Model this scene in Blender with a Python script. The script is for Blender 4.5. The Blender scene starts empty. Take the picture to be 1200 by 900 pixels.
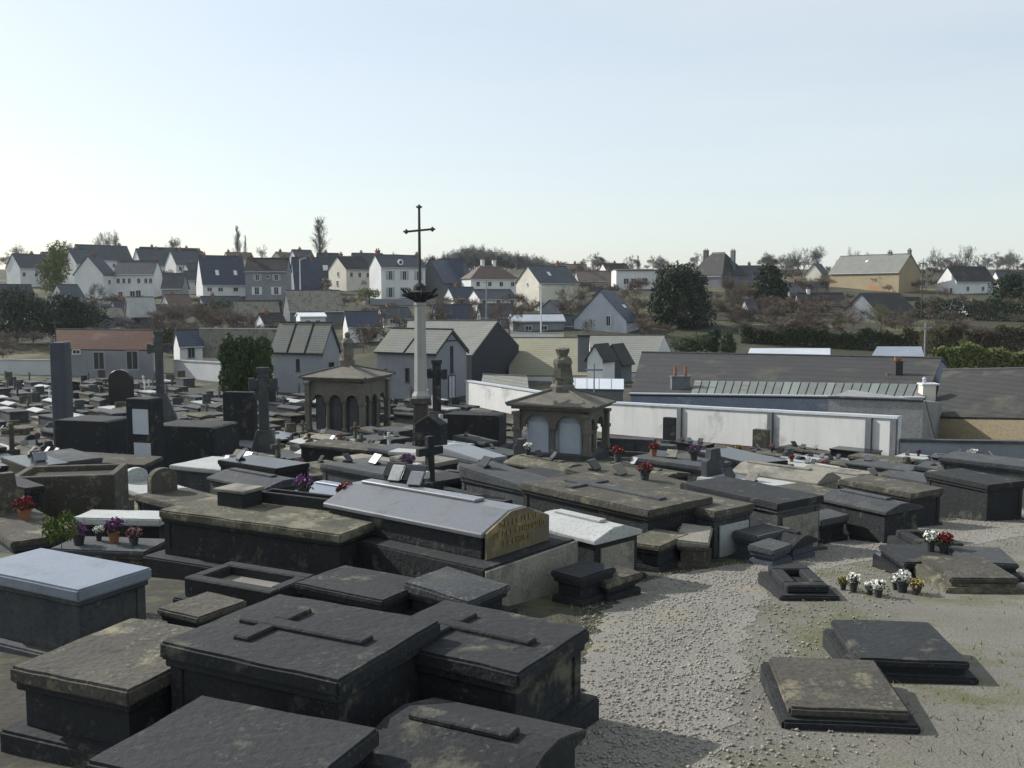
import bpy, bmesh, math, random
import numpy as np
from mathutils import Vector, Matrix, noise as mnoise
R = math.radians
random.seed(7)
# ------------------------------------------------------------------ camera, sky, sun, exposure
F = 1150.0                    # focal length in pixels of the 1200-wide photograph
HY = 345.0                    # row of the horizon
PITCH = math.atan((450 - HY) / F)
CAMZ = 12.0
scene = bpy.context.scene
col = scene.collection
cam_d = bpy.data.cameras.new('camera')
cam_d.sensor_width = 36; cam_d.lens = 36 * F / 1200
cam_d.clip_start = 0.1; cam_d.clip_end = 6000
cam = bpy.data.objects.new('camera', cam_d); col.objects.link(cam)
cam.location = (0, 0, CAMZ); cam.rotation_euler = (math.pi / 2 - PITCH, 0, 0)
scene.camera = cam
SUN_AZ = R(-62)               # left of straight ahead
SUN_EL = R(33)
w = bpy.data.worlds.new('World'); scene.world = w; w.use_nodes = True
nt = w.node_tree; nt.nodes.clear()
sky = nt.nodes.new('ShaderNodeTexSky'); sky.sky_type = 'NISHITA'; sky.sun_disc = False
sky.sun_elevation = SUN_EL; sky.sun_rotation = SUN_AZ
sky.air_density = 1.0; sky.dust_density = 1.3; sky.ozone_density = 1.4; sky.altitude = 60
bg = nt.nodes.new('ShaderNodeBackground'); bg.inputs[1].default_value = 0.15
wo = nt.nodes.new('ShaderNodeOutputWorld')
veil = nt.nodes.new('ShaderNodeMix'); veil.data_type = 'RGBA'; veil.inputs[7].default_value = (5.5, 5.85, 5.85, 1)   # thin high cloud over the whole sky
tc = nt.nodes.new('ShaderNodeTexCoord'); mpv = nt.nodes.new('ShaderNodeMapping'); mpv.inputs['Scale'].default_value = (1.3, 1.3, 9)
cn_ = nt.nodes.new('ShaderNodeTexNoise'); cn_.inputs['Scale'].default_value = 1.6; cn_.inputs['Detail'].default_value = 5
cr_ = nt.nodes.new('ShaderNodeMapRange'); cr_.inputs[1].default_value = .3; cr_.inputs[2].default_value = .7; cr_.inputs[3].default_value = .5; cr_.inputs[4].default_value = .66
nt.links.new(tc.outputs['Generated'], mpv.inputs[0]); nt.links.new(mpv.outputs[0], cn_.inputs['Vector']); nt.links.new(cn_.outputs['Fac'], cr_.inputs[0]); nt.links.new(cr_.outputs[0], veil.inputs[0])
nt.links.new(sky.outputs[0], veil.inputs[6]); nt.links.new(veil.outputs[2], bg.inputs[0]); nt.links.new(bg.outputs[0], wo.inputs[0])
sd = bpy.data.lights.new('sun', 'SUN'); sd.energy = 5.0; sd.angle = R(0.5); sd.color = (1, .975, .93)
so = bpy.data.objects.new('sun', sd); col.objects.link(so)
sv = Vector((math.sin(SUN_AZ) * math.cos(SUN_EL), math.cos(SUN_AZ) * math.cos(SUN_EL), math.sin(SUN_EL)))
so.rotation_euler = (-sv).to_track_quat('-Z', 'Y').to_euler()
so.location = (-40, 20, 60)
scene.view_settings.view_transform = 'Standard'; scene.view_settings.look = 'None'
scene.view_settings.gamma = 1; scene.view_settings.use_curve_mapping = False
scene.view_settings.exposure = 0.1

# ------------------------------------------------------------------ terrain profile and pixel helpers
PROF = [(-40, -2.4), (0, -2.9), (5, -3.1), (8, -3.35), (13, -3.85), (16, -4.25), (20, -4.75), (25, -5.4), (30, -6.02), (35, -6.65), (42, -7.5),
        (50, -8.3), (62, -8.9), (80, -9.2), (100, -9.4), (120, -9.4), (140, -8.6), (160, -6.3), (185, -3.4), (205, -.9), (235, 2.0), (270, 5.0),
        (300, 7.0), (340, 8.6), (400, 9.5), (600, 4), (1500, -10), (4000, -30)]
PX = [p[0] for p in PROF]; PZ = [p[1] for p in PROF]
def terr(y): return CAMZ + float(np.interp(y, PX, PZ))
cp, sp_ = math.cos(PITCH), math.sin(PITCH)
def ray(px, py):
    a = (px - 600) / F; b = (450 - py) / F
    v = Vector((a, cp + b * sp_, -sp_ + b * cp))
    return v / v.y
def P(px, py, d):
    v = ray(px, py) * d
    return Vector((v.x, v.y, v.z + CAMZ))
def PG(px, d):                 # point on the ground under pixel column px at depth d
    v = ray(px, HY) * d
    return Vector((v.x, d, terr(d)))
def hit(px, py, h=0.0):        # first ground (+h) point seen through a pixel
    r = ray(px, py); y = 2.0
    while y < 600:
        if CAMZ + r.z * y <= terr(y) + h: break
        y += .05
    return Vector((r.x * y, y, terr(y)))
def plane(px, py, z):
    r = ray(px, py); t = (z - CAMZ) / r.z
    return Vector((r.x * t, t, z))
def project(p):
    x, y, z = p[0], p[1], p[2] - CAMZ
    f = y * cp - z * sp_; u = y * sp_ + z * cp
    return 600 + F * x / f, 450 - F * u / f

# ------------------------------------------------------------------ materials
MATS = {}
def mat(name, c1, c2=None, scale=1.2, rough=.85, bump=.25, bscale=25., c3=None, c3scale=.6, c3amt=.5, metal=0., streak=0., vary=.0, spec=.4, fine_amt=1., courses=0., lichen=None):
    m = bpy.data.materials.new(name); m.use_nodes = True
    N = m.node_tree.nodes; L = m.node_tree.links
    b = N['Principled BSDF']; b.inputs['Roughness'].default_value = rough; b.inputs['Metallic'].default_value = metal
    b.inputs['Specular IOR Level'].default_value = spec
    c2 = c2 or tuple(x * .75 for x in c1)
    g = N.new('ShaderNodeNewGeometry')
    def noise(sc, det, vec, rgh=.6):
        n = N.new('ShaderNodeTexNoise'); n.inputs['Scale'].default_value = sc; n.inputs['Detail'].default_value = det
        n.inputs['Roughness'].default_value = rgh
        L.new(vec, n.inputs['Vector']); return n.outputs['Fac']
    def ramp(v, a, bb):
        r = N.new('ShaderNodeMapRange'); r.inputs[1].default_value = a; r.inputs[2].default_value = bb; r.clamp = True
        L.new(v, r.inputs[0]); return r.outputs[0]
    def mix(f, a, bcol):
        x = N.new('ShaderNodeMix'); x.data_type = 'RGBA'; L.new(f, x.inputs[0])
        if isinstance(a, tuple): x.inputs[6].default_value = (*a, 1)
        else: L.new(a, x.inputs[6])
        if isinstance(bcol, tuple): x.inputs[7].default_value = (*bcol, 1)
        else: L.new(bcol, x.inputs[7])
        return x.outputs[2]
    pos = g.outputs['Position']
    c = mix(ramp(noise(scale, 6, pos), .33, .67), c1, c2)
    fine = ramp(noise(bscale * 1.7, 3, pos), .3, .7)
    fm = N.new('ShaderNodeMath'); fm.operation = 'MULTIPLY'; fm.inputs[1].default_value = fine_amt * .8; L.new(fine, fm.inputs[0])
    c = mix(fm.outputs[0], c, mix(fine, tuple(x * 1.15 for x in c1), tuple(x * .7 for x in c2)))
    mm = N.new('ShaderNodeMix'); 
    if streak:
        mp = N.new('ShaderNodeMapping'); mp.inputs['Scale'].default_value = (1, 1, .12); L.new(pos, mp.inputs['Vector'])
        sf = ramp(noise(3.0, 5, mp.outputs[0]), .5, .75)
        mul = N.new('ShaderNodeMath'); mul.operation = 'MULTIPLY'; mul.inputs[1].default_value = streak; L.new(sf, mul.inputs[0])
        c = mix(mul.outputs[0], c, tuple(x * .35 for x in c2))
    if courses:
        wv = N.new('ShaderNodeTexWave'); wv.wave_type = 'BANDS'; wv.bands_direction = 'Z'; wv.inputs['Scale'].default_value = .314 / courses
        wv.inputs['Distortion'].default_value = .6; wv.inputs['Detail'].default_value = 2; L.new(pos, wv.inputs['Vector'])
        wr = ramp(wv.outputs['Fac'], .0, .35); ml = N.new('ShaderNodeMath'); ml.operation = 'MULTIPLY_ADD'; ml.inputs[1].default_value = -.45; ml.inputs[2].default_value = .45; L.new(wr, ml.inputs[0])
        c = mix(ml.outputs[0], c, tuple(x * .3 for x in c2))
    if c3:
        f3 = ramp(noise(c3scale, 8, pos, .7), .62 - c3amt * .25, .72 - c3amt * .2)
        c = mix(f3, c, c3)
    if lichen:
        vo = N.new('ShaderNodeTexVoronoi'); vo.inputs['Scale'].default_value = 17; 
        ws_ = N.new('ShaderNodeMixRGB'); ws_.blend_type = 'ADD'; ws_.inputs[0].default_value = .12; nn = N.new('ShaderNodeTexNoise'); nn.inputs['Scale'].default_value = 14; L.new(pos, nn.inputs['Vector'])
        L.new(pos, ws_.inputs[1]); L.new(nn.outputs['Color'], ws_.inputs[2]); L.new(ws_.outputs[0], vo.inputs['Vector'])
        lf = ramp(vo.outputs['Distance'], .34, .12); gate = ramp(noise(2.3, 6, pos), .48, .66)
        mu = N.new('ShaderNodeMath'); mu.operation = 'MULTIPLY'; L.new(lf, mu.inputs[0]); L.new(gate, mu.inputs[1])
        c = mix(mu.outputs[0], c, lichen)
    if vary:
        oi = N.new('ShaderNodeObjectInfo'); hs = N.new('ShaderNodeHueSaturation')
        r = N.new('ShaderNodeMapRange'); r.inputs[3].default_value = 1 - vary; r.inputs[4].default_value = 1 + vary
        L.new(oi.outputs['Random'], r.inputs[0]); L.new(r.outputs[0], hs.inputs['Value']); L.new(c, hs.inputs['Color']); c = hs.outputs[0]
    N.remove(mm)
    L.new(c, b.inputs['Base Color'])
    if bump:
        bp = N.new('ShaderNodeBump'); bp.inputs['Strength'].default_value = bump; bp.inputs['Distance'].default_value = .03
        L.new(noise(bscale, 5, pos), bp.inputs['Height']); L.new(bp.outputs[0], b.inputs['Normal'])
    if rough < .6:
        rr = N.new('ShaderNodeMapRange'); rr.inputs[3].default_value = rough * .7; rr.inputs[4].default_value = min(1, rough * 1.5)
        L.new(noise(scale * 2, 4, pos), rr.inputs[0]); L.new(rr.outputs[0], b.inputs['Roughness'])
    MATS[name] = m
    return m
mat('white_render', (.5, .505, .5), (.43, .435, .43), .5, .9, .1, 8, streak=.12, vary=.05, fine_amt=.15)
mat('house_white', (.7, .7, .685), (.61, .61, .6), .5, .9, .1, 8, streak=.12, vary=.05, fine_amt=.15)
mat('wall_render', (.6, .6, .585), (.52, .52, .51), .35, .9, .1, 8, c3=(.36, .36, .34), c3scale=.5, c3amt=.25, streak=.22, fine_amt=.2)
mat('bare_earth', (.19, .178, .15), (.12, .113, .095), .9, 1., .7, 30, c3=(.1, .1, .05), c3scale=.55, c3amt=.45)
mat('cream_render', (.66, .63, .53), (.56, .53, .44), .5, .9, .1, 8, streak=.15, fine_amt=.15)
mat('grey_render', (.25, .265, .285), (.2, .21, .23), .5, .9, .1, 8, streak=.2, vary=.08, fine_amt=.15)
mat('pink_render', (.4, .35, .34), (.33, .29, .28), .5, .9, .1, 8, streak=.15, fine_amt=.15)
mat('ochre_stone', (.36, .29, .18), (.27, .225, .15), .35, .9, .3, 4, c3=(.34, .17, .09), c3scale=.12, c3amt=.25)
mat('rubble_stone', (.3, .3, .3), (.2, .2, .2), 1.2, .95, .5, 5, streak=.1)
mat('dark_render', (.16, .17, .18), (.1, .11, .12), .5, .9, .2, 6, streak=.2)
mat('slate', (.07, .08, .095), (.045, .05, .06), .8, .55, .3, 9, streak=.2, vary=.12, courses=0.3)
mat('blue_slate', (.05, .065, .1), (.035, .045, .07), .8, .5, .3, 9, vary=.1, courses=0.3)
mat('dark_slate', (.04, .038, .037), (.027, .026, .025), .6, .8, .3, 7, c3=(.065, .06, .045), c3scale=.35, c3amt=.35, courses=0.22)
mat('fibre_cement', (.2, .205, .185), (.15, .155, .14), .7, .9, .2, 6, c3=(.17, .17, .12), c3scale=.5, c3amt=.35, streak=.2, vary=.1, courses=0.2)
mat('brown_tile', (.17, .13, .105), (.12, .095, .08), .8, .85, .3, 6, vary=.1, courses=0.3)
mat('red_tile', (.085, .042, .03), (.06, .034, .026), .9, .85, .3, 6, c3=(.1, .07, .05), c3scale=.5, c3amt=.3, courses=0.25, spec=.1)
mat('olive_roof', (.25, .24, .165), (.18, .175, .12), .5, .85, .2, 6, streak=.15, courses=0.2)
mat('zinc', (.5, .53, .56), (.4, .43, .46), .6, .45, .1, 8, metal=.0)
mat('white_metal', (.75, .77, .78), (.62, .65, .67), 1., .5, .1, 8)
mat('blue_sheet', (.06, .09, .15), (.045, .07, .115), .4, .5, .1, 6)
mat('glazing', (.15, .165, .15), (.11, .125, .115), 1.2, .65, .1, 6)
mat('glazing_pale', (.2, .225, .2), (.15, .17, .155), 1.2, .65, .1, 6)
mat('shaded_blue_render', (.2, .23, .3), (.14, .165, .22), .6, .85, .1, 6, c3=(.3, .32, .34), c3scale=.4, c3amt=.2)  # the blue of a wall in shade is put into the render colour
mat('shaded_navy_wall', (.02, .024, .036), (.014, .016, .024), .6, .8, .1, 6)  # near-black navy: the barn gable's shadow is put into the wall colour
mat('pale_stone', (.38, .375, .35), (.29, .285, .265), 1., .9, .3, 16, streak=.3)
mat('glass', (.02, .025, .03), (.015, .018, .022), 1, .12, 0, spec=.5)
mat('shutter_grey', (.36, .4, .42), (.3, .34, .36), 2, .7, .1)
mat('shutter_white', (.7, .7, .68), (.6, .6, .58), 2, .7, .1)
mat('shutter_dark', (.06, .08, .09), (.04, .05, .06), 2, .7, .1)
mat('chimney_brick', (.22, .12, .085), (.15, .09, .07), 3, .9, .4, 12)
mat('door_dark', (.03, .03, .03), (.02, .02, .022), 2, .6, .1)
mat('pale_slab', (.42, .43, .415), (.3, .31, .3), .7, .75, .15, 14, c3=(.2, .2, .18), c3scale=1.6, c3amt=.12, streak=.2)
mat('limestone', (.26, .24, .195), (.17, .16, .135), .9, .95, .5, 16, c3=(.09, .09, .075), c3scale=1.4, c3amt=.4, streak=.45, vary=.12, lichen=(.36, .34, .27))
mat('weathered_stone', (.088, .08, .064), (.042, .04, .034), 1.1, .97, .8, 14, c3=(.2, .18, .115), c3scale=2.2, c3amt=.3, streak=.5, vary=.15, lichen=(.2, .19, .14))
mat('concrete', (.07, .075, .08), (.042, .0455, .05), .8, .95, .5, 14, c3=(.08, .085, .07), c3scale=1.3, c3amt=.3, streak=.5, vary=.14, lichen=(.19, .19, .165))
mat('dark_stone', (.022, .024, .026), (.013, .0145, .016), 1.0, .9, .6, 14, c3=(.1, .095, .07), c3scale=2.0, c3amt=.2, streak=.4, vary=.15, lichen=(.075, .076, .065))  # kept very dark so the colour carries the shade of tomb sides
mat('grey_granite', (.2, .21, .225), (.14, .148, .16), 30, .3, .05, 60, streak=.12, vary=.15, c3=(.1, .1, .095), c3scale=1.7, c3amt=.3)
mat('black_granite', (.02, .021, .024), (.012, .012, .015), 40, .22, .04, 60, vary=.1)
mat('pink_granite', (.25, .17, .15), (.17, .115, .105), 30, .35, .05, 60, vary=.1)
mat('blue_granite', (.22, .25, .3), (.17, .19, .235), 30, .35, .08, 50, c3=(.14, .155, .17), c3scale=1.3, c3amt=.35, streak=.2)
mat('mossy_stone', (.115, .105, .075), (.055, .056, .04), 1.5, .98, .9, 12, c3=(.18, .165, .115), c3scale=2.6, c3amt=.4, streak=.5, lichen=(.3, .28, .19))
mat('marble', (.5, .53, .57), (.42, .44, .48), 2, .4, .05, 30, streak=.15)
mat('panel_marble', (.45, .49, .54), (.36, .4, .44), 1.5, .6, .05, 30, streak=.2)
mat('kiosk_stone', (.17, .156, .128), (.095, .088, .075), 1.2, .95, .5, 16, c3=(.1, .1, .075), c3scale=1.4, c3amt=.35, streak=.4, lichen=(.34, .32, .25))
mat('blue_stone', (.07, .08, .1), (.05, .058, .073), 1., .8, .3, 16, streak=.3)
mat('blue_white', (.42, .45, .5), (.36, .385, .43), .5, .9, .1, 8, streak=.12, fine_amt=.15)
mat('brick_base', (.12, .07, .055), (.08, .05, .042), 1, .95, .3, 12)
mat('soil', (.05, .044, .034), (.03, .027, .021), .8, 1., .8, 9, c3=(.1, .115, .05), c3scale=.35, c3amt=.55)
mat('gravel', (.27, .258, .225), (.19, .18, .155), 1.3, 1., 1., 45, c3=(.26, .23, .17), c3scale=.7, c3amt=.35)
mat('pebble', (.38, .36, .31), (.12, .115, .1), 38, .95, 0)
mat('grass', (.042, .042, .02), (.028, .03, .015), .15, 1., .8, 2, c3=(.12, .105, .05), c3scale=.06, c3amt=.4)
mat('grass_blade', (.1, .13, .035), (.14, .13, .05), .7, .9, 0)
mat('asphalt', (.06, .06, .062), (.045, .045, .047), .5, .95, .3, 12)
mat('bark', (.1, .08, .065), (.065, .055, .045), 2, .95, .4, 12)
mat('twig_brown', (.15, .115, .09), (.1, .08, .065), .6, .95, 0)
mat('twig_grey', (.17, .17, .16), (.12, .12, .11), .6, .95, 0)
mat('twig_olive', (.13, .125, .055), (.09, .085, .045), .6, .95, 0)
mat('evergreen', (.03, .05, .02), (.018, .032, .014), .7, .8, 0)
mat('evergreen_light', (.075, .095, .035), (.045, .065, .025), .7, .8, 0)
mat('thuja', (.045, .08, .015), (.022, .045, .01), 1.2, .8, 0)
mat('hedge', (.05, .065, .022), (.03, .045, .016), .5, .85, 0)
mat('hedge_brown', (.11, .085, .045), (.07, .07, .03), .3, .9, 0)
mat('yellow_green', (.17, .19, .055), (.11, .135, .04), .7, .85, 0)
mat('lime_leaf', (.11, .14, .03), (.07, .1, .025), 4, .8, 0)
mat('iron', (.035, .04, .04), (.05, .045, .04), 4, .6, .2)
mat('grey_metal', (.3, .32, .33), (.24, .25, .26), 2, .5, .1)
mat('gold', (.3, .215, .09), (.22, .155, .06), 20, .4, .1, metal=.5)
mat('ochre_face', (.16, .13, .075), (.1, .085, .055), 3.5, .8, .4, 30, c3=(.26, .2, .11), c3scale=3, c3amt=.4)
mat('terracotta', (.3, .13, .07), (.22, .1, .06), 6, .9, .2)
mat('pot_dark', (.04, .04, .045), (.03, .03, .03), 6, .6, .1)
mat('red_petal', (.22, .012, .025), (.14, .01, .018), 20, .7, 0)
mat('white_petal', (.85, .85, .8), (.75, .75, .68), 20, .7, 0)
mat('pink_petal', (.3, .14, .17), (.22, .1, .12), 20, .7, 0)
mat('yellow_petal', (.35, .27, .07), (.26, .2, .05), 20, .7, 0)
mat('purple_petal', (.18, .06, .2), (.12, .04, .14), 20, .7, 0)
mat('far_bank', (.05, .06, .045), (.035, .045, .035), .05, 1., 0)
M = MATS

# ------------------------------------------------------------------ mesh builder
class MB:
    def __init__(s): s.v = []; s.f = []
    def add(s, vs, fs):
        o = len(s.v); s.v += [tuple(v) for v in vs]; s.f += [tuple(i + o for i in f) for f in fs]; return s
    def box(s, x0, x1, y0, y1, z0, z1):
        vs = [(x0, y0, z0), (x1, y0, z0), (x1, y1, z0), (x0, y1, z0), (x0, y0, z1), (x1, y0, z1), (x1, y1, z1), (x0, y1, z1)]
        return s.add(vs, [(0, 3, 2, 1), (4, 5, 6, 7), (0, 1, 5, 4), (1, 2, 6, 5), (2, 3, 7, 6), (3, 0, 4, 7)])
    def frustum(s, x0, x1, y0, y1, z0, X0, X1, Y0, Y1, z1):
        vs = [(x0, y0, z0), (x1, y0, z0), (x1, y1, z0), (x0, y1, z0), (X0, Y0, z1), (X1, Y0, z1), (X1, Y1, z1), (X0, Y1, z1)]
        return s.add(vs, [(0, 3, 2, 1), (4, 5, 6, 7), (0, 1, 5, 4), (1, 2, 6, 5), (2, 3, 7, 6), (3, 0, 4, 7)])
    def prism(s, poly, a0, a1, axis='x'):          # poly: (u, z) counter-clockwise; extruded along axis
        n = len(poly)
        if axis == 'x': vs = [(a0, u, z) for u, z in poly] + [(a1, u, z) for u, z in poly]
        elif axis == 'y': vs = [(u, a0, z) for u, z in poly] + [(u, a1, z) for u, z in poly]
        else: vs = [(u, z, a0) for u, z in poly] + [(u, z, a1) for u, z in poly]
        fs = [(i, (i + 1) % n, n + (i + 1) % n, n + i) for i in range(n)] + [tuple(range(n - 1, -1, -1)), tuple(range(n, 2 * n))]
        return s.add(vs, fs)
    def tube(s, p0, p1, r0, r1=None, n=8, cap=True):
        r1 = r0 if r1 is None else r1
        p0 = Vector(p0); p1 = Vector(p1); d = (p1 - p0)
        if d.length < 1e-6: return s
        d.normalize(); u = d.orthogonal().normalized(); v = d.cross(u)
        vs = []
        for p, r in ((p0, r0), (p1, r1)):
            for k in range(n):
                a = 2 * math.pi * k / n; vs.append(p + u * (math.cos(a) * r) + v * (math.sin(a) * r))
        fs = [(k, (k + 1) % n, n + (k + 1) % n, n + k) for k in range(n)]
        if cap: fs += [tuple(range(n - 1, -1, -1)), tuple(range(n, 2 * n))]
        return s.add(vs, fs)
    def lathe(s, prof, n=12, c=(0, 0)):
        vs = []
        for r, z in prof:
            for k in range(n):
                a = 2 * math.pi * (k + .5) / n; vs.append((c[0] + r * math.cos(a), c[1] + r * math.sin(a), z))
        fs = []
        for i in range(len(prof) - 1):
            for k in range(n):
                fs.append((i * n + k, i * n + (k + 1) % n, (i + 1) * n + (k + 1) % n, (i + 1) * n + k))
        fs += [tuple(range(n - 1, -1, -1)), tuple(range((len(prof) - 1) * n, len(prof) * n))]
        return s.add(vs, fs)
    def slab(s, q, t):                             # quad q (4 points, ccw from outside) thickened inward by t along -normal
        q = [Vector(p) for p in q]; n = (q[1] - q[0]).cross(q[3] - q[0]).normalized()
        vs = q + [p - n * t for p in q]
        return s.add(vs, [(0, 1, 2, 3), (7, 6, 5, 4), (0, 4, 5, 1), (1, 5, 6, 2), (2, 6, 7, 3), (3, 7, 4, 0)])
    def mesh(s, name, mats, bevel=0., jitter=0., smooth=False, seg=1):
        me = bpy.data.meshes.new(name); me.from_pydata(s.v, [], s.f)
        bm = bmesh.new(); bm.from_mesh(me)
        bmesh.ops.recalc_face_normals(bm, faces=bm.faces)
        if bevel:
            bmesh.ops.bevel(bm, geom=[e for e in bm.edges if e.is_manifold and e.calc_face_angle(0) > .5], offset=bevel, segments=seg, affect='EDGES', clamp_overlap=True)
        if jitter:
            for v in bm.verts: v.co += Vector((random.uniform(-1, 1), random.uniform(-1, 1), random.uniform(-1, 1))) * jitter
        bm.to_mesh(me); bm.free()
        me.materials.append(M[mats])
        if smooth: me.polygons.foreach_set('use_smooth', [True] * len(me.polygons))
        me.update()
        return me
    def build(s, name, m, parent=None, loc=(0, 0, 0), rz=0., **k):
        return ob(name, s.mesh(name, m, **k), parent, loc, rz)
def ob(name, me, parent=None, loc=(0, 0, 0), rz=0.):
    o = bpy.data.objects.new(name, me); col.objects.link(o); o.parent = parent
    o.location = loc; o.rotation_euler = (0, 0, rz); return o
def tag(o, label=None, cat=None, group=None, kind=None):
    if label: o['label'] = label
    if cat: o['category'] = cat
    if group: o['group'] = group
    if kind: o['kind'] = kind
    return o
def thing(name, label, cat, loc=(0, 0, 0), rz=0., group=None):
    o = bpy.data.objects.new(name, None); col.objects.link(o); o.empty_display_size = .3
    o.location = loc; o.rotation_euler = (0, 0, rz); return tag(o, label, cat, group)
def fast_mesh(name, V, Fc, m, smooth=False):
    V = np.asarray(V, dtype=np.float32); Fc = np.asarray(Fc, dtype=np.int32)
    me = bpy.data.meshes.new(name); k = Fc.shape[1]
    me.vertices.add(len(V)); me.vertices.foreach_set('co', V.ravel())
    me.loops.add(Fc.size); me.loops.foreach_set('vertex_index', Fc.ravel())
    me.polygons.add(len(Fc)); me.polygons.foreach_set('loop_start', np.arange(0, Fc.size, k, dtype=np.int32))
    me.update(calc_edges=True); me.materials.append(M[m]); return me

# ------------------------------------------------------------------ vegetation generators
def leaf_cloud(blobs, n, size, seed, aspect=.6, up=0.):
    """n small leaf quads through lumpy ellipsoids: blobs = (cx,cy,cz,rx,ry,rz)"""
    g = np.random.default_rng(seed)
    vol = np.array([b[3] * b[4] * b[5] for b in blobs]) ** .67; vol /= vol.sum()
    bi = g.choice(len(blobs), n, p=vol); B = np.array(blobs)[bi]
    d = g.normal(size=(n, 3)); d /= np.linalg.norm(d, axis=1)[:, None]
    rad = g.random(n) ** (1 / 4.5)
    ph = g.random((5, 3)) * 6; lump = np.zeros(n)
    for q in range(5): lump += np.sin(d @ (g.normal(size=3) * 4.5) + ph[q, 0] + bi * 1.7)
    rad *= 1 + .10 * lump
    c = B[:, :3] + d * B[:, 3:] * rad[:, None]
    nrm = g.normal(size=(n, 3)) + d * .5; nrm[:, 2] *= (1 - up); nrm /= np.linalg.norm(nrm, axis=1)[:, None]
    t = np.cross(nrm, g.normal(size=(n, 3))); t /= np.linalg.norm(t, axis=1)[:, None]
    if up: t[:, 2] += up * 2; t /= np.linalg.norm(t, axis=1)[:, None]
    b2 = np.cross(nrm, t); sz = size * (.6 + .8 * g.random(n))[:, None]
    V = np.stack([c - t * sz, c + b2 * sz * aspect * .6, c + t * sz, c - b2 * sz * aspect * .6], axis=1).reshape(-1, 3)
    return V, np.arange(4 * n).reshape(-1, 4)
def bare_segs(h, spread, seed, levels=5, trunk=.3, r0=.16, upright=.4, kids=(3, 4)):
    rnd = random.Random(seed); segs = []
    def grow(p, d, ln, r, lv):
        pts = [p]; q = p.copy(); dd = d.copy(); steps = 3 if lv < 3 else 2
        for s in range(steps):
            dd = (dd + Vector((rnd.gauss(0, .16), rnd.gauss(0, .16), rnd.gauss(0, .1) + .06 * upright))).normalized()
            q2 = q + dd * ln / steps; rr = r * (1 - .3 * (s + 1) / steps); segs.append((q, q2, r * (1 - .3 * s / steps), rr, lv)); q = q2; pts.append(q)
        if lv >= levels: return
        for k in range(rnd.choice(kids) + (1 if lv > 1 else 0)):
            a = rnd.random() * 6.283; tilt = rnd.uniform(.35, .95) * spread
            o = dd.orthogonal().normalized(); s2 = dd.cross(o)
            nd = (dd * math.cos(tilt) + (o * math.cos(a) + s2 * math.sin(a)) * math.sin(tilt) + Vector((0, 0, upright * .3))).normalized()
            start = pts[-1] if (k < 2 or lv == 0) else pts[rnd.randrange(1, len(pts))]
            grow(start, nd, ln * rnd.uniform(.6, .85), max(r * .58, .012), lv + 1)
    grow(Vector((0, 0, 0)), Vector((0, 0, 1)), h * trunk, r0, 0)
    zm = max(s[1].z for s in segs); k = h / zm
    return [(a * k, b * k, r, q, lv) for a, b, r, q, lv in segs]
def poplar_segs(h, seed, wid=.16):
    rnd = random.Random(seed); segs = []; n = 9
    tp = [Vector((rnd.gauss(0, .02) * h * i / n, rnd.gauss(0, .02) * h * i / n, h * .9 * i / n)) for i in range(n + 1)]
    for i in range(n): segs.append((tp[i], tp[i + 1], .2 * (1 - i / n) + .02, .2 * (1 - (i + 1) / n) + .02, 0))
    for k in range(70):
        f = rnd.uniform(.12, .97); p = tp[int(f * n)].lerp(tp[min(n, int(f * n) + 1)], f * n % 1); a = rnd.random() * 6.28
        ln = h * rnd.uniform(.16, .3) * (1.15 - f * .75); d = Vector((math.cos(a) * .42, math.sin(a) * .42, 1)).normalized()
        q = p + d * ln; segs.append((p, q, .05, .02, 2))
        for j in range(9):
            st = p.lerp(q, rnd.uniform(.2, 1)); b = rnd.random() * 6.28; dd = (d + Vector((math.cos(b), math.sin(b), .2)) * .55).normalized()
            e = st + dd * ln * rnd.uniform(.2, .5); segs.append((st, e, .02, .012, 3))
            for _ in range(2):
                b = rnd.random() * 6.28; s3 = st.lerp(e, rnd.uniform(.3, 1)); segs.append((s3, s3 + (dd + Vector((math.cos(b), math.sin(b), .3)) * .6).normalized() * ln * .2, .014, .01, 4))
    return segs
def segs_mesh(name, segs, m, n=3, rmin=0.):
    V = []; Fc = []
    for a, b, r, q, lv in segs:
        d = (b - a)
        if d.length < 1e-5: continue
        d.normalize(); u = d.orthogonal().normalized(); v = d.cross(u); o = len(V)
        r = max(r, rmin); q = max(q, rmin)
        for p, rr in ((a, r), (b, q)):
            for k in range(n):
                an = 6.2832 * k / n; V.append(p + u * (math.cos(an) * rr) + v * (math.sin(an) * rr))
        Fc += [(o + k, o + (k + 1) % n, o + n + (k + 1) % n, o + n + k) for k in range(n)]
    return fast_mesh(name, [tuple(v) for v in V], Fc, m)
BT = {}
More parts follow.
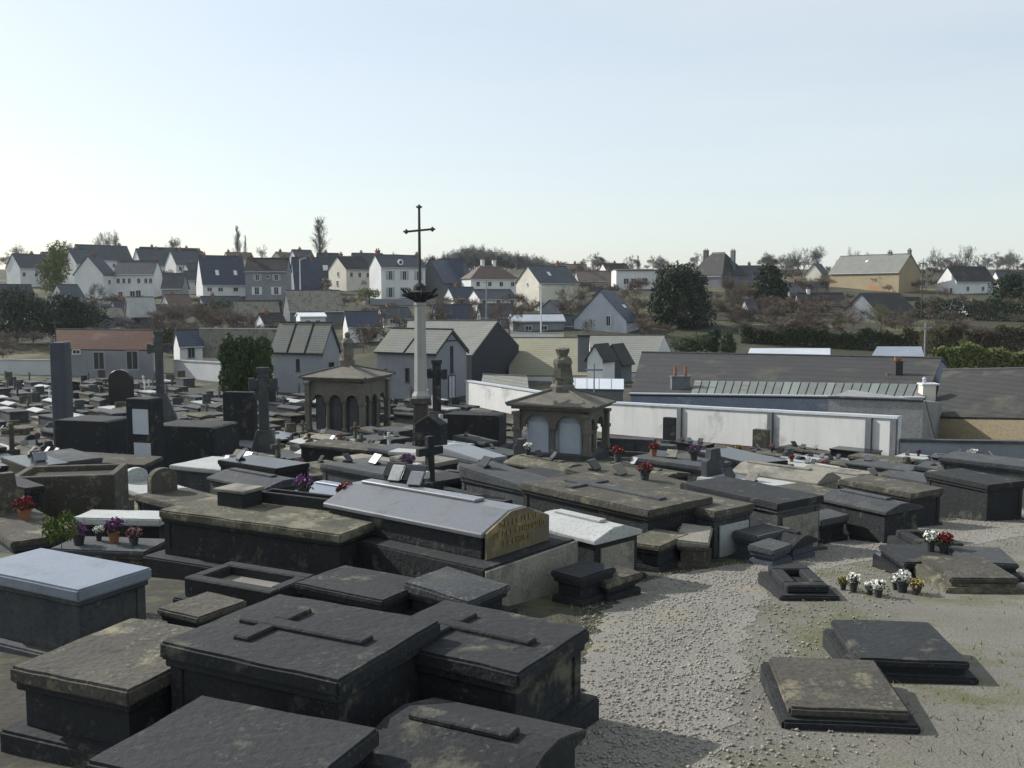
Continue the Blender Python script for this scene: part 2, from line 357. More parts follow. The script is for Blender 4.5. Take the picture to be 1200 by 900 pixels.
def bare_tree(label, px, d, py_top, py_base, m='twig_brown', shape='round', seed=1, width=None, group=None, name='bare_tree', sink=.3):
    b = PG(px, d) if py_base is None else P(px, py_base, d); h = P(px, py_top, d).z - b.z + .0
    key = (shape, seed, m)
    if key not in BT:
        if shape == 'round': s = bare_segs(8, 1.0, seed, 5, .22, .17, .35)
        elif shape == 'spread': s = bare_segs(5, 1.25, seed, 5, .2, .16, .1)
        elif shape == 'poplar': s = poplar_segs(12, seed)
        else: s = bare_segs(3.5, 1.15, seed, 4, .1, .06, .3, (4, 5))
        hh = max(q[1].z for q in s); ww = max(max(abs(q[1].x), abs(q[1].y)) for q in s)
        BT[key] = (segs_mesh('trunk', [q for q in s if q[4] <= 1], 'bark', 6), segs_mesh('crown', [q for q in s if q[4] > 1], m, 3, .014), hh, ww)
    t, c, hh, ww = BT[key]
    o = thing(name, label, 'tree' if shape != 'bush' else 'shrub', b - Vector((0, 0, sink)), random.random() * 6, group)
    k = (h + sink) / hh; kw = k if width is None else (width * d / F / 2) / ww
    o.scale = (kw, kw, k)
    ob('trunk', t, o); ob('crown', c, o)
    return o
def leaf_tree(label, px, d, ytop, ybase, blobs, n, size, m, seed=1, name='evergreen_tree', cat='tree', trunk_r=.2, limbs=5, group=None, up=0., aspect=.6):
    """blobs in units of the tree's height, x,y,z,rx,ry,rz"""
    b = P(px, ybase, d); h = P(px, ytop, d).z - b.z
    o = thing(name, label, cat, b, 0, group)
    V, Fc = leaf_cloud([tuple(q * h for q in bl) for bl in blobs], n, size, seed, aspect, up)
    ob('crown', fast_mesh('crown', V, Fc, m), o)
    rnd = random.Random(seed); t = MB(); t.tube((0, 0, -1.2), (0, 0, h * .55), trunk_r, trunk_r * .45, 7)
    for i in range(limbs):
        bl = rnd.choice(blobs); z0 = h * rnd.uniform(.1, .45)
        t.tube((0, 0, z0), (bl[0] * h + rnd.uniform(-.5, .5) * bl[3] * h, bl[1] * h + rnd.uniform(-.5, .5) * bl[4] * h, bl[2] * h), trunk_r * .4, trunk_r * .12, 5)
    t.build('trunk', 'bark', o)
    return o

# ------------------------------------------------------------------ the ground
ys = sorted(set([round(-40 + i * 2.0, 2) for i in range(20)] + [round(i * .12, 2) for i in range(25, 260)] + [round(i * .5, 2) for i in range(0, 260)] + list(range(130, 420, 5)) + [450, 500, 600, 800, 1100, 1500, 2500, 4000] + PX))
def ground_part(name, xl, xr, y0, y1, m, dz, nx=1):
    V = []; Fc = []; rows = [y for y in ys if y0 <= y <= y1]
    for y in rows:
        a, b = xl(y), xr(y)
        for i in range(nx + 1): V.append((a + (b - a) * i / nx, y, terr(y) + dz))
    for r in range(len(rows) - 1):
        for i in range(nx):
            q = r * (nx + 1) + i; Fc.append((q, q + 1, q + nx + 2, q + nx + 1))
    return tag(ob(name, fast_mesh(name, V, Fc, m)), kind='structure')
ground_part('cemetery_ground', lambda y: -220, lambda y: 220, -40, 118, 'soil', 0)
ground_part('hillside', lambda y: -220 if y < 420 else -3000, lambda y: 220 if y < 420 else 3000, 118, 4000, 'grass', 0)
EL = sorted([(h_.y, h_.x) for h_ in (hit(*q_) for q_ in ((1230, 594), (1140, 607), (1060, 620), (935, 643), (870, 661), (790, 674), (720, 694), (690, 760), (650, 895)))])
ER = sorted([(h_.y, h_.x) for h_ in (hit(*q_) for q_ in ((1240, 622), (1150, 637), (1040, 652), (960, 668), (900, 700), (868, 760), (850, 895)))])
ER2 = None
def edge_l(y):                       # left edge of the gravel path
    return float(np.interp(y, [e_[0] for e_ in EL], [e_[1] for e_ in EL]))
def edge_r(y):
    return float(np.interp(y, [e_[0] for e_ in ER], [e_[1] for e_ in ER]))
def rag(y, k): return .16 * mnoise.noise(Vector((y * 1.1, k, 0))) + .14 * mnoise.noise(Vector((y * 4.3, k, 3))) + .1 * mnoise.noise(Vector((y * 13, k, 7)))
ground_part('gravel_path', lambda y: edge_l(y) + rag(y, 1), lambda y: max(edge_r(y), edge_l(y) + .6) + rag(y, 5), 0, 26, 'gravel', .008, 3)
ground_part('bare_earth', lambda y: max(edge_r(y), edge_l(y) + .6) - .6 + .25 * math.sin(y * 1.3), lambda y: edge_r(y) + 26, 4, 30, 'bare_earth', .004, 3)
# far dark bank of trees behind the houses on the hill is made below as 'wood'

# ------------------------------------------------------------------ houses
WC = {}
def window(parent, loc, rz, w, h, shut=None, kind='window', frame='shutter_white', pane='glass'):
    key = (round(w, 2), round(h, 2), frame, pane, kind)
    if key not in WC:
        t = max(.05, w * .08); fr = MB()
        fr.box(-w / 2, -w / 2 + t, -.06, .02, -h / 2, h / 2); fr.box(w / 2 - t, w / 2, -.06, .02, -h / 2, h / 2)
        fr.box(-w / 2 + t, w / 2 - t, -.06, .02, h / 2 - t, h / 2); fr.box(-w / 2 - .05, w / 2 + .05, -.12, .02, -h / 2 - .06, -h / 2 + t * .6)
        fr.box(-t * .3, t * .3, -.05, .02, -h / 2 + t * .6, h / 2 - t)
        pn = MB().box(-w / 2 + t * .6, w / 2 - t * .6, -.025, .01, -h / 2 + .02, h / 2 - t * .6)
        WC[key] = (fr.mesh(kind, frame), pn.mesh('pane', pane))
    a, b = WC[key]; o = ob(kind, a, parent, loc, rz); ob('pane', b, o)
    if shut:
        k2 = (round(w, 2), round(h, 2), shut)
        if k2 not in WC:
            s = MB().box(-w * .25, w * .25, -.07, -.01, -h / 2, h / 2)
            for i in range(5): s.box(-w * .2, w * .2, -.085, -.065, -h / 2 + h * (i + .25) / 5, -h / 2 + h * (i + .75) / 5)
            WC[k2] = s.mesh('shutter', shut)
        for sg in (-1, 1): ob('shutter', WC[k2], o, (sg * w * .78, 0, 0))
    return o
def chimney(roof, x, y, z0, z1, w, d, m='chimney_brick', pots=2):
    c = MB(); c.box(x - w / 2, x + w / 2, y - d / 2, y + d / 2, z0, z1); c.box(x - w / 2 - .06, x + w / 2 + .06, y - d / 2 - .06, y + d / 2 + .06, z1 - .14, z1 - .02 + .03)
    o = c.build('chimney', m, roof)
    q = MB()
    for i in range(pots): q.lathe([(.11, z1), (.13, z1 + .12), (.1, z1 + .4), (.12, z1 + .43)], 8, (x + (i - (pots - 1) / 2) * w * .5, y))
    q.v and q.build('chimney_pot', 'terracotta', roof)
    return o
def house(label, xa, xb, xc, yb, ye, yr, d, psi, ridge='x', wall='white_render', roof='slate', wins=(), swins=(), chims=(), lights=(), doors=(), hip=0.,
          name='house', cat='house', over=.3, dep=None, wid=None, eh=None, group=None, gut=True):
    phi = math.atan((xb - 600) / F); ps = R(psi); yaw = ps - phi; s = d * math.cos(phi) / F
    fr, sd_ = ((xc - xb), (xb - xa)) if psi > 0 else ((xb - xa), (xc - xb))
    W = wid or fr * s / math.cos(ps); D = dep or max(sd_ * s / abs(math.sin(ps)), 3.)
    o0 = P(xb, yb, d); he = P(xb, ye, d).z - o0.z
    dr = d + (D / 2 * math.cos(ps) if ridge == 'x' else 0); hr = P(xb, yr, dr).z - o0.z
    o = thing(name, label, cat, o0, yaw, group)
    x0, x1 = (0, W) if psi > 0 else (-W, 0)
    zb = -3.0
    wl = MB()
    if ridge == 'x':
        if hip: wl.box(x0, x1, 0, D, zb, he)
        else: wl.prism([(0, zb), (D, zb), (D, he), (D / 2, hr - .05), (0, he)], x0, x1, 'x')
    else:
        xm = (x0 + x1) / 2; wl.prism([(x0, zb), (x1, zb), (x1, he), (xm, hr - .05), (x0, he)], 0, D, 'y')
    wl.build('wall', wall, o)
    rf = MB(); t = .14
    if ridge == 'x':
        sl = (hr - he) / (D / 2); e = over
        if hip:
            hx = min(hip, W * .49)
            A = [(x0 - e, -e, he - e * .3), (x1 + e, -e, he - e * .3), (x1 + e, D + e, he - e * .3), (x0 - e, D + e, he - e * .3), (x0 + hx, D / 2, hr), (x1 - hx, D / 2, hr)]
            rf.add(A, [(0, 1, 5, 4), (1, 2, 5), (2, 3, 4, 5), (3, 0, 4), (3, 2, 1, 0)])
        else:
            p = [(-e, he - e * sl), (D / 2, hr), (D + e, he - e * sl), (D + e, he - e * sl + t), (D / 2, hr + t), (-e, he - e * sl + t)]
            rf.prism(p, x0 - .15, x1 + .15, 'x')
    else:
        sl = (hr - he) / (W / 2); e = over
        p = [(x0 - e, he - e * sl), (xm, hr), (x1 + e, he - e * sl), (x1 + e, he - e * sl + t), (xm, hr + t), (x0 - e, he - e * sl + t)]
        rf.prism(p, -.2, D + .2, 'y')
    ro = rf.build('roof', roof, o)
    if ridge == 'x':
        hx = min(hip, W * .49) if hip else -.1
        MB().tube((x0 + hx, D / 2, hr + t), (x1 - hx, D / 2, hr + t), .09, n=6).build('ridge_cap', 'concrete', ro)
        if gut: MB().tube((x0 - .1, -over - .05, he - over * (hr - he) / (D / 2)), (x1 + .1, -over - .05, he - over * (hr - he) / (D / 2)), .07, n=6).build('gutter', 'zinc', o)
    for (f, top, cw, *r) in chims:
        cm = r[0] if r else 'chimney_brick'; off = r[1] if len(r) > 1 else 0
        if ridge == 'x': chimney(ro, x0 + f * W, D / 2 + off, (he - .3) if hip else hr - .8 - abs(off) * (hr - he) / (D / 2), hr + top, cw, .55, cm)
        else: chimney(ro, xm + off, f * D, hr - .8 - abs(off) * 1.0, hr + top, cw, .55, cm)
    for (fx, z, ww, hh, *r) in wins: window(o, (x0 + fx * W, -.0, z * he), 0, ww, hh, r[0] if r else None)
    for (fy, z, ww, hh, *r) in swins:
        if psi > 0: window(o, (x0, D * fy, z * he), -math.pi / 2, ww, hh, r[0] if r else None)
        else: window(o, (x1, D * fy, z * he), math.pi / 2, ww, hh, r[0] if r else None)
    for (fx, ww, hh) in doors: window(o, (x0 + fx * W, 0, hh / 2), 0, ww, hh, None, 'door', 'shutter_grey', 'door_dark')
    for (f, g, ww, hh) in lights:            # roof lights on the front slope
        if ridge == 'x':
            yy = D / 2 * g; zz = he + (hr - he) * g + t; an = math.atan2(hr - he, D / 2)
            k = MB().box(-ww / 2, ww / 2, -hh / 2, hh / 2, -.02, .06).build('skylight', 'white_metal', ro, (x0 + f * W, yy, zz)); k.rotation_euler = (an, 0, 0)
        else:
            an = math.atan2(hr - he, W / 2); xx = xm + W / 2 * (1 - g); zz = he + (hr - he) * g + t
            k = MB().box(-ww / 2, ww / 2, -hh / 2, hh / 2, -.02, .06).build('skylight', 'white_metal', ro, (xx, f * D, zz)); k.rotation_euler = (0, an, 0)
    o['_dims'] = (W, D, he, hr); del o['_dims']
    return o
def grid(nx, nz, w, h, m0=.12, m1=.88, z0=.25, z1=.75, shut=None):
    return [(m0 + (m1 - m0) * (i / (nx - 1) if nx > 1 else .5), z0 + (z1 - z0) * (j / (nz - 1) if nz > 1 else .5), w, h, shut) for i in range(nx) for j in range(nz)]
def shed(label, eL, eR, rR, rL, roof='fibre_cement', wall='grey_render', name='shed', cat='shed', back=True, t=.12, panels=0, gap=.12, base=None, ridge=True, group=None, zdown=None):
    """roofed building from its near eave (left, right) and ridge (right, left), each (px, py, depth)"""
    e0, e1, r1, r0 = [P(*q) for q in (eL, eR, rR, rL)]
    org = Vector((e0.x, e0.y, min(terr(e0.y), terr(e1.y)))); o = thing(name, label, cat, org, 0, group)
    q = [v - org for v in (e0, e1, r1, r0)]
    up = Vector((0, 0, .02))
    if back: b1 = Vector((2 * q[2].x - q[1].x, 2 * q[2].y - q[1].y, q[1].z)); b0 = Vector((2 * q[3].x - q[0].x, 2 * q[3].y - q[0].y, q[0].z))
    else: b1, b0 = q[2], q[3]
    def dn(v): return Vector((v.x, v.y, -1.5 if zdown is None else zdown))
    ins = .15
    c = sum(q, Vector()) / 4
    def sh(v): return v + (c - v).normalized() * ins * .5 + Vector((0, 0, -t - .02))
    wl = MB()
    if back:
        vs = [sh(q[0]), sh(q[1]), sh(q[2]), sh(b1), sh(b0), sh(q[3])]
        vs = vs + [dn(v) for v in (vs[0], vs[1], vs[2], vs[3], vs[4], vs[5])]
        wl.add(vs, [(0, 1, 7, 6), (1, 2, 8, 7), (2, 3, 9, 8), (3, 4, 10, 9), (4, 5, 11, 10), (5, 0, 6, 11)])
    else:
        vs = [sh(v) for v in q]; vs += [dn(v) for v in vs]
        wl.add(vs, [(0, 1, 5, 4), (1, 2, 6, 5), (2, 3, 7, 6), (3, 0, 4, 7)])
    wl.build('wall', wall, o)
    if panels:
        base_r = MB().slab([v - Vector((0, 0, .05)) for v in (q[0], q[1], q[2], q[3])], t).build('roof', 'slate', o)
        for i in range(panels):
            f0 = i / panels + (gap / 2 if i else 0) / panels; f1 = (i + 1) / panels - (gap / 2 if i < panels - 1 else 0) / panels
            MB().slab([q[0].lerp(q[1], f0), q[0].lerp(q[1], f1), q[3].lerp(q[2], f1), q[3].lerp(q[2], f0)], .045).build('roof_panel', roof, base_r)
        ro = base_r
        if back: MB().slab([b1, b0, q[3], q[2]], t).build('rear_roof', roof, o)
    else:
        m = MB().slab(q, t)
        if back: m.slab([b1, b0, q[3] , q[2] ], t)
        ro = m.build('roof', roof, o)
    if ridge: MB().tube(q[3] + up, q[2] + up, .1, n=6).build('ridge_cap', 'concrete', ro)
    return o

def skylights_note(): pass
# ---- the hillside, left to right
house('white house half hidden by trees at the far left edge, sunlit gable', 72, 90, 112, 322, 308, 292, 235, 32, 'x', 'house_white', 'slate', chims=[(.5, .6, .7)])
house('long white house with the highest slate roof at the left of the hill', 84, 96, 158, 325, 303, 287, 262, 25, 'x', 'house_white', 'slate', wins=grid(4, 1, .9, 1.1, z0=.6), chims=[(.85, .5, .7)])
house('white house with wide shaded gable end facing the camera, left of the hill', 88, 122, 136, 352, 321, 300, 205, -38, 'y', 'house_white', 'slate', swins=[(.5, .7, .8, 1.0)], chims=[(.6, .5, .6)])
house('white two-storey house with a row of upper windows below the left skyline', 135, 181, 191, 352, 320, 306, 208, -24, 'x', 'house_white', 'slate',
      wins=[(.1, .72, .75, 1.1), (.24, .72, .75, 1.1), (.38, .72, .75, 1.1), (.62, .72, .75, 1.1), (.8, .72, .75, 1.1), (.92, .72, .75, 1.1), (.15, .22, .9, 1.2), (.45, .25, 1.2, 1.2), (.6, .25, 1.2, 1.5)], chims=[(.95, .5, .6)])
house('slate house with thin sunlit gable beside the longest left roof', 155, 166, 200, 322, 309, 292, 252, 30, 'x', 'house_white', 'slate', chims=[(.7, .5, .6)])
house('white house with tall narrow sunlit gable and shaded long front', 194, 207, 245, 328, 309, 294, 238, 28, 'x', 'house_white', 'slate', wins=grid(3, 1, .8, 1.0, z0=.65), chims=[(.3, .6, .7), (.9, .5, .6)])
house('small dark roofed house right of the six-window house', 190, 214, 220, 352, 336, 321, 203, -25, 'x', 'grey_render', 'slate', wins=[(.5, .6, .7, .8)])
house('pale low house between the small dark roof and the large blue roof', 214, 219, 242, 345, 327, 318, 214, 20, 'x', 'house_white', 'slate', wins=[(.6, .6, .8, .9)])
house('house with the largest blue slate roof and two skylights', 230, 238, 290, 347, 331, 300, 206, 14, 'x', 'house_white', 'blue_slate', lights=[(.36, .35, .7, 1.2), (.78, .35, .7, 1.1)], wins=[(.15, .5, 1.1, .9), (.4, .5, 1.1, .9), (.75, .5, 1.1, .9)], chims=[(.12, .5, .6), (.95, .4, .6)])
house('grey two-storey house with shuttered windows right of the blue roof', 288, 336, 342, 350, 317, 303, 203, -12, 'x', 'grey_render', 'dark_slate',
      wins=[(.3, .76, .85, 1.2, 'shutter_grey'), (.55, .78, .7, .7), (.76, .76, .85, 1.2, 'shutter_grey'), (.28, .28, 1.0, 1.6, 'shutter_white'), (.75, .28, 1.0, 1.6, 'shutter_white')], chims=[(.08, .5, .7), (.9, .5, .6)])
house('skyline house with low brown roof behind the blue roof', 262, 268, 298, 312, 303, 296, 300, 20, 'x', 'cream_render', 'brown_tile', chims=[(.1, .6, .6)])
house('skyline house with pale gable behind the grey shuttered house', 318, 330, 346, 312, 303, 295, 300, -35, 'y', 'cream_render', 'brown_tile', chims=[(.3, .6, .6)])
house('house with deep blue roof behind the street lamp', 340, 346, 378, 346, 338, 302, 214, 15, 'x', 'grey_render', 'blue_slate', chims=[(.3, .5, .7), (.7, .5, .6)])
house('house with small white dormer left of the cream house', 370, 375, 400, 342, 322, 297, 232, 18, 'x', 'house_white', 'slate', lights=[(.3, .3, 1.2, 1.3), (.6, .15, 1., 1.)], chims=[(.4, .5, .6)])
house('cream house with sunlit gable and three small windows left of the mansion', 385, 406, 436, 339, 315, 301, 222, 33, 'x', 'cream_render', 'dark_slate', wins=grid(3, 1, .8, 1.1, .2, .85, z0=.68), swins=[(.45, .75, .7, 1.), (.5, .3, .8, 1.2)], chims=[(.15, .7, .7)])
mansion = house('tall white mansion with three bays of shuttered windows behind the calvary cross', 433, 447, 500, 352, 312, 299, 203, 27, 'x', 'house_white', 'slate',
      wins=[(x, z, .95, h, 'shutter_grey') for x in (.2, .52, .84) for z, h in ((.74, 1.9), (.24, 2.1))], chims=[(.06, 1.0, .9), (.95, .5, .6)])
W_ = Vector
dm = MB(); dm.lathe([(.62, 0), (.62, .25)], 14)
dmo = dm.build('dormer', 'house_white', mansion, (4.6, .3, 7.9)); dmo.rotation_euler = (math.pi / 2, 0, 0)
dp = MB().lathe([(.36, .25), (.36, .28)], 12).build('pane', 'glass', dmo)
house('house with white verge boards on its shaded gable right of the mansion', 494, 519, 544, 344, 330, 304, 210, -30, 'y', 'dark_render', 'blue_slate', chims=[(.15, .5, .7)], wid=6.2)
house('house with blue slate roof and grey wall under the wooded skyline', 512, 517, 544, 344, 328, 304, 216, 14, 'x', 'grey_render', 'blue_slate', wins=[(.3, .6, .8, .8), (.7, .6, .8, .8)])
house('low white house with hipped brown roof and two white chimneys', 541, 552, 607, 347, 326, 310, 204, 24, 'x', 'house_white', 'brown_tile', hip=3.4, wins=grid(4, 1, .9, 1., .15, .9, z0=.62), chims=[(.35, 1.0, .7, 'house_white'), (.6, .9, .7, 'house_white')])
house('tall house with the brightest sunlit gable in the middle of the hill', 604, 632, 678, 368, 331, 312, 187, 36, 'x', 'cream_render', 'slate', wins=[(.6, .7, .9, 1.1)], swins=[(.5, .95, .5, .5)], chims=[(.78, .8, .5)], lights=[(.4, .5, .6, 1.1)])
house('small grey annex with a single gable below the bright gabled house', 634, 655, 664, 372, 361, 352, 180, -30, 'y', 'grey_render', 'slate')
house('long low blue-grey shed under the bright gabled house', 596, 601, 662, 393, 376, 369, 162, 12, 'x', 'grey_render', 'zinc', name='shed', cat='shed', wins=[(.3, .5, 1.2, .8), (.6, .5, 1.2, .8)])
house('pinkish terrace house with brown roof on the skyline right of centre', 672, 678, 729, 348, 329, 318, 238, 12, 'x', 'pink_render', 'brown_tile', wins=grid(4, 1, .9, 1.2, .15, .9, z0=.6, shut='shutter_grey'), chims=[(.3, .7, .7), (.75, .6, .6)])
fb = house('flat-roofed white block with dark square windows beside the big evergreen', 716, 722, 768, 350, 317, 316, 226, 12, 'x', 'house_white', 'concrete', wins=[(.25, .62, 1.3, 1.4), (.45, .62, 1.2, 1.4), (.72, .62, 1.6, 1.6), (.3, .2, 1., 1.), (.7, .22, 1.1, .9)], name='apartment_block', cat='building', gut=False)
house('blue-grey gabled house with a shuttered attic window and navy roof', 671, 734, 749, 396, 376, 341, 160, -24, 'y', 'blue_white', 'blue_slate', wins=[(.66, .98, .8, 1.7, 'shutter_grey')], chims=[(.1, .7, .8, 'slate', -.6)], lights=[(.75, .45, .7, 1.1)])
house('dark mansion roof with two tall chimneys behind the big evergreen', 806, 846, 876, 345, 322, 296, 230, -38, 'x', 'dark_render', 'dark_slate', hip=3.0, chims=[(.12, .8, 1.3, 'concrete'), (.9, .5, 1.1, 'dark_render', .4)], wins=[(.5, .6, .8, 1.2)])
house('small sunlit gable between bare trees left of the ochre barn', 944, 962, 970, 336, 320, 309, 250, -28, 'y', 'cream_render', 'slate')
barn = house('large ochre stone barn with long grey roof on the right skyline', 969, 1053, 1078, 343, 318, 298, 218, -36, 'x', 'ochre_stone', 'fibre_cement', chims=[(.72, .7, .9, 'dark_render'), (.985, .9, .7, 'dark_render')], lights=[(.45, .62, .6, .6)], wid=19, name='barn', cat='barn')
house('blue-grey gabled house with dark roof below the ochre barn', 984, 1030, 1076, 388, 368, 344, 172, -30, 'y', 'grey_render', 'dark_slate', dep=13)
house('white house with sunlit gable and dark roof at the right edge', 1097, 1120, 1165, 352, 329, 313, 215, 40, 'x', 'house_white', 'dark_slate', swins=[(.25, .5, .9, 1.2)], wins=[(.3, .6, .8, 1.), (.7, .6, .8, 1.)], chims=[(.05, .5, .6)])
house('white house with slate roof beyond the right edge trees', 1158, 1172, 1215, 350, 331, 318, 230, 35, 'x', 'house_white', 'slate', wins=grid(3, 1, .8, 1.), chims=[(.6, .5, .6)])
house('dark roofed cottage with sunlit white wall among brown shrubs left of the barn', 918, 926, 972, 352, 345, 332, 210, 14, 'x', 'grey_render', 'slate', chims=[(.2, .6, .6)])
house('white house with slate roof beyond the left edge trees', 8, 24, 62, 330, 313, 298, 230, 30, 'x', 'house_white', 'slate', wins=grid(3, 1, .8, 1.), chims=[(.6, .5, .6)])
house('grey house with dark roof low at the left edge', -14, -4, 44, 372, 352, 334, 176, 25, 'x', 'grey_render', 'slate', wins=grid(3, 1, .8, 1.))
# ---- lower village roofs
house('small outbuilding with sunlit white roof below the left houses', 150, 153, 184, 384, 368, 349, 166, 16, 'x', 'dark_render', 'pale_slab', name='outbuilding', cat='shed')
house('low lean-to with pale roof left of the sunlit white outbuilding', 118, 122, 146, 384, 370, 361, 168, 20, 'x', 'dark_render', 'limestone', name='outbuilding', cat='shed')
house('long outbuilding with pale stained roof below the blue-roofed house', 274, 279, 330, 384, 374, 354, 160, 15, 'x', 'dark_render', 'limestone', name='outbuilding', cat='shed')
house('wide garage with pale grey roof above the left chapel', 332, 340, 404, 378, 363, 341, 166, 14, 'x', 'dark_render', 'limestone', name='garage', cat='garage')
house('small white shed with bright flat edge above the left chapel roof', 348, 352, 382, 384, 371, 367, 148, 12, 'x', 'house_white', 'white_metal', name='shed', cat='shed', wins=[(.3, .5, .8, .6), (.7, .5, .8, .6)])
house('low blue-roofed house between the left chapel and the column', 402, 408, 446, 396, 381, 366, 150, 15, 'x', 'house_white', 'blue_slate', wins=[(.3, .5, .7, .9), (.55, .5, .7, .9)], doors=[(.8, 1., 1.6)])
house('low slate-roofed house right of the column below the mansion', 506, 512, 556, 384, 374, 358, 162, 15, 'x', 'grey_render', 'blue_slate', wins=[(.4, .5, .7, .8)])
house('grey roof cottage behind the bare pollard trees in the centre', 560, 564, 604, 380, 370, 357, 166, 14, 'x', 'grey_render', 'slate', wins=[(.5, .5, .8, .8)])
shed('large barn with pale grey roof and dark gable behind the right chapel', (470, 416, 104), (553, 416, 97), (583, 376, 106), (478, 376, 114), 'fibre_cement', 'shaded_navy_wall', 'barn', 'barn')
shed('workshop with olive roof right of the dark barn gable', (596, 440, 108), (690, 440, 104), (690, 396, 116), (598, 396, 120), 'olive_roof', 'house_white', 'workshop', 'workshop')
shed('house with pale grey roof and dark dormers behind the white wall', (692, 436, 112), (764, 436, 110), (779, 393, 122), (691, 393, 124), 'fibre_cement', 'house_white', 'cottage', 'house')
# its chimney and dormers
ch = thing('chimney_stack', 'tall dark chimney stack between the olive roof and the pale roof', 'chimney', PG(684, 106))
cz = P(684, 392, 106).z - terr(106)
cb = MB().box(-.62, .62, -.5, .5, -.5, cz - .25).build('shaft', 'dark_render', ch); MB().box(-.7, .7, -.58, .58, cz - .25, cz).build('cap', 'concrete', ch)
house('small gabled dormer wing with white front below the tall chimney stack', 688, 706, 716, 442, 420, 405, 100, -25, 'y', 'house_white', 'dark_slate', gut=False, name='gabled_wing', cat='house')
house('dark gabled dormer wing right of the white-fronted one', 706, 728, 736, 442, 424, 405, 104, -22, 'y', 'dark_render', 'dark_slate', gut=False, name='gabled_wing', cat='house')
shed('lean-to with white ridge strip against the dark barn', (562, 456, 90), (620, 461, 84), (618, 441, 90), (566, 439, 96), 'fibre_cement', 'grey_render', 'lean_to', 'shed', back=False)
shed('low shed with white corrugated roof behind the arched tomb chapel', (660, 455, 72), (731, 456, 70), (731, 444, 74), (660, 443, 76), 'zinc', 'dark_render', 'shed', 'shed', back=False, panels=5, gap=.05, ridge=False)
we0, we1, wr1, wr0 = (738, 462, 69.5), (1084, 467, 62), (1104, 420, 73), (752, 413, 83)
ws = shed('long workshop with dark brown roof and glazed lower strip behind the white wall', we0, we1, wr1, wr0, 'dark_slate', 'shaded_blue_render', 'long_workshop', 'workshop')
e0, e1, t1, t0 = [P(*q_) for q_ in (we0, we1, wr1, wr0)]
og = Vector(ws.location); nrm_ = (e1 - e0).cross(t0 - e0).normalized() * .06
def wpt(u, v): return e0.lerp(e1, u).lerp(t0.lerp(t1, u), v) - og + nrm_
gs = MB()
for i in range(27):
    a, b = .225 + .765 * i / 27 + .001, .225 + .765 * (i + 1) / 27 - .003
    MB().slab([wpt(a, .02), wpt(b, .02), wpt(b, .3), wpt(a, .3)], .05).build('roof_pane', random.choice(['glazing', 'glazing', 'fibre_cement', 'glazing_pale']), ws)
MB().tube(wpt(0, 0), wpt(1, 0), .08, n=6).build('gutter', 'zinc', ws)
for px_, y0_, y1_, w_, mm_ in ((797, 456, 436, 1.3, 'dark_render'), (983, 466, 455, .9, 'concrete'), (1045, 452, 441, 1.2, 'dark_slate'), (1052, 431, 421, .5, 'dark_slate'), (895, 466, 459, .6, 'dark_render')):
    b_ = P(px_, y0_, 71 - (px_ - 742) * .016 + (3 if y0_ < 455 else 0)) - og; h_ = (y0_ - y1_) * 70 / F
    v_ = MB().box(-w_ / 2, w_ / 2, -.3, .3, -1.0, h_ * .7); v_.box(-w_ / 2 - .05, w_ / 2 + .05, -.35, .35, h_ * .7, h_ * .78); vo = v_.build('vent_stack', mm_, ws, b_)
    q = MB()
    for k_ in (-.28, .28): q.lathe([(.11, h_ * .78), (.13, h_ * .85), (.1, h_ * 1.3), (.12, h_ * 1.35)], 8, (k_ * w_, 0))
    q.build('chimney_pot', 'terracotta', vo)
# stone wall building right
bs = thing('stone_annex', 'blue-grey rubble stone annex wall right of the blue lean-to', 'annex', P(971, 520, 58))
a0 = P(971, 466, 58.5) - bs.location; a1 = P(1082, 470, 55.5) - bs.location; a2 = P(1104, 472, 60) - bs.location
m = MB(); zb = -3
m.add([a0, a1, a2, a0 + Vector((3, 5, 0)), (a0.x, a0.y, zb), (a1.x, a1.y, zb), (a2.x, a2.y, zb), (a0.x + 3, a0.y + 5, zb)], [(0, 1, 5, 4), (1, 2, 6, 5), (2, 3, 7, 6), (3, 0, 4, 7), (0, 3, 2, 1)])
m.build('wall', 'rubble_stone', bs)
MB().tube(a0 + Vector((0, 0, .03)), a1 + Vector((0, 0, .03)), .1, n=6).build('coping', 'concrete', bs)
cs = thing('chimney_stack', 'cream rendered chimney with white cap on the workshop roof', 'chimney', P(1086, 470, 63))
cz = P(1086, 449, 63).z - cs.location.z
MB().box(-.42, .42, -.35, .35, -.8, cz - .1).build('shaft', 'cream_render', cs); MB().box(-.5, .62, -.42, .42, cz - .1, cz).build('cap', 'white_metal', cs)
MB().lathe([(.1, cz), (.12, cz + .25), (.16, cz + .27), (.05, cz + .4)], 8, (-.2, 0)).build('cowl', 'zinc', cs)
shed('shaded building with dark roof at the right edge behind the low wall', (1092, 488, 60), (1215, 490, 55), (1215, 432, 62), (1105, 434, 68), 'dark_slate', 'ochre_stone', 'shed', 'shed')
shed('small shed with light blue metal roof below the right hedge', (1020, 419, 92), (1083, 419, 90), (1080, 406, 95), (1028, 406, 96), 'blue_granite', 'grey_render', 'shed', 'shed', back=False, ridge=False)
shed('long shed with zinc roof below the hedge', (874, 421, 94), (973, 420, 92), (973, 408, 96), (879, 408, 98), 'zinc', 'dark_render', 'shed', 'shed', back=False, ridge=False)
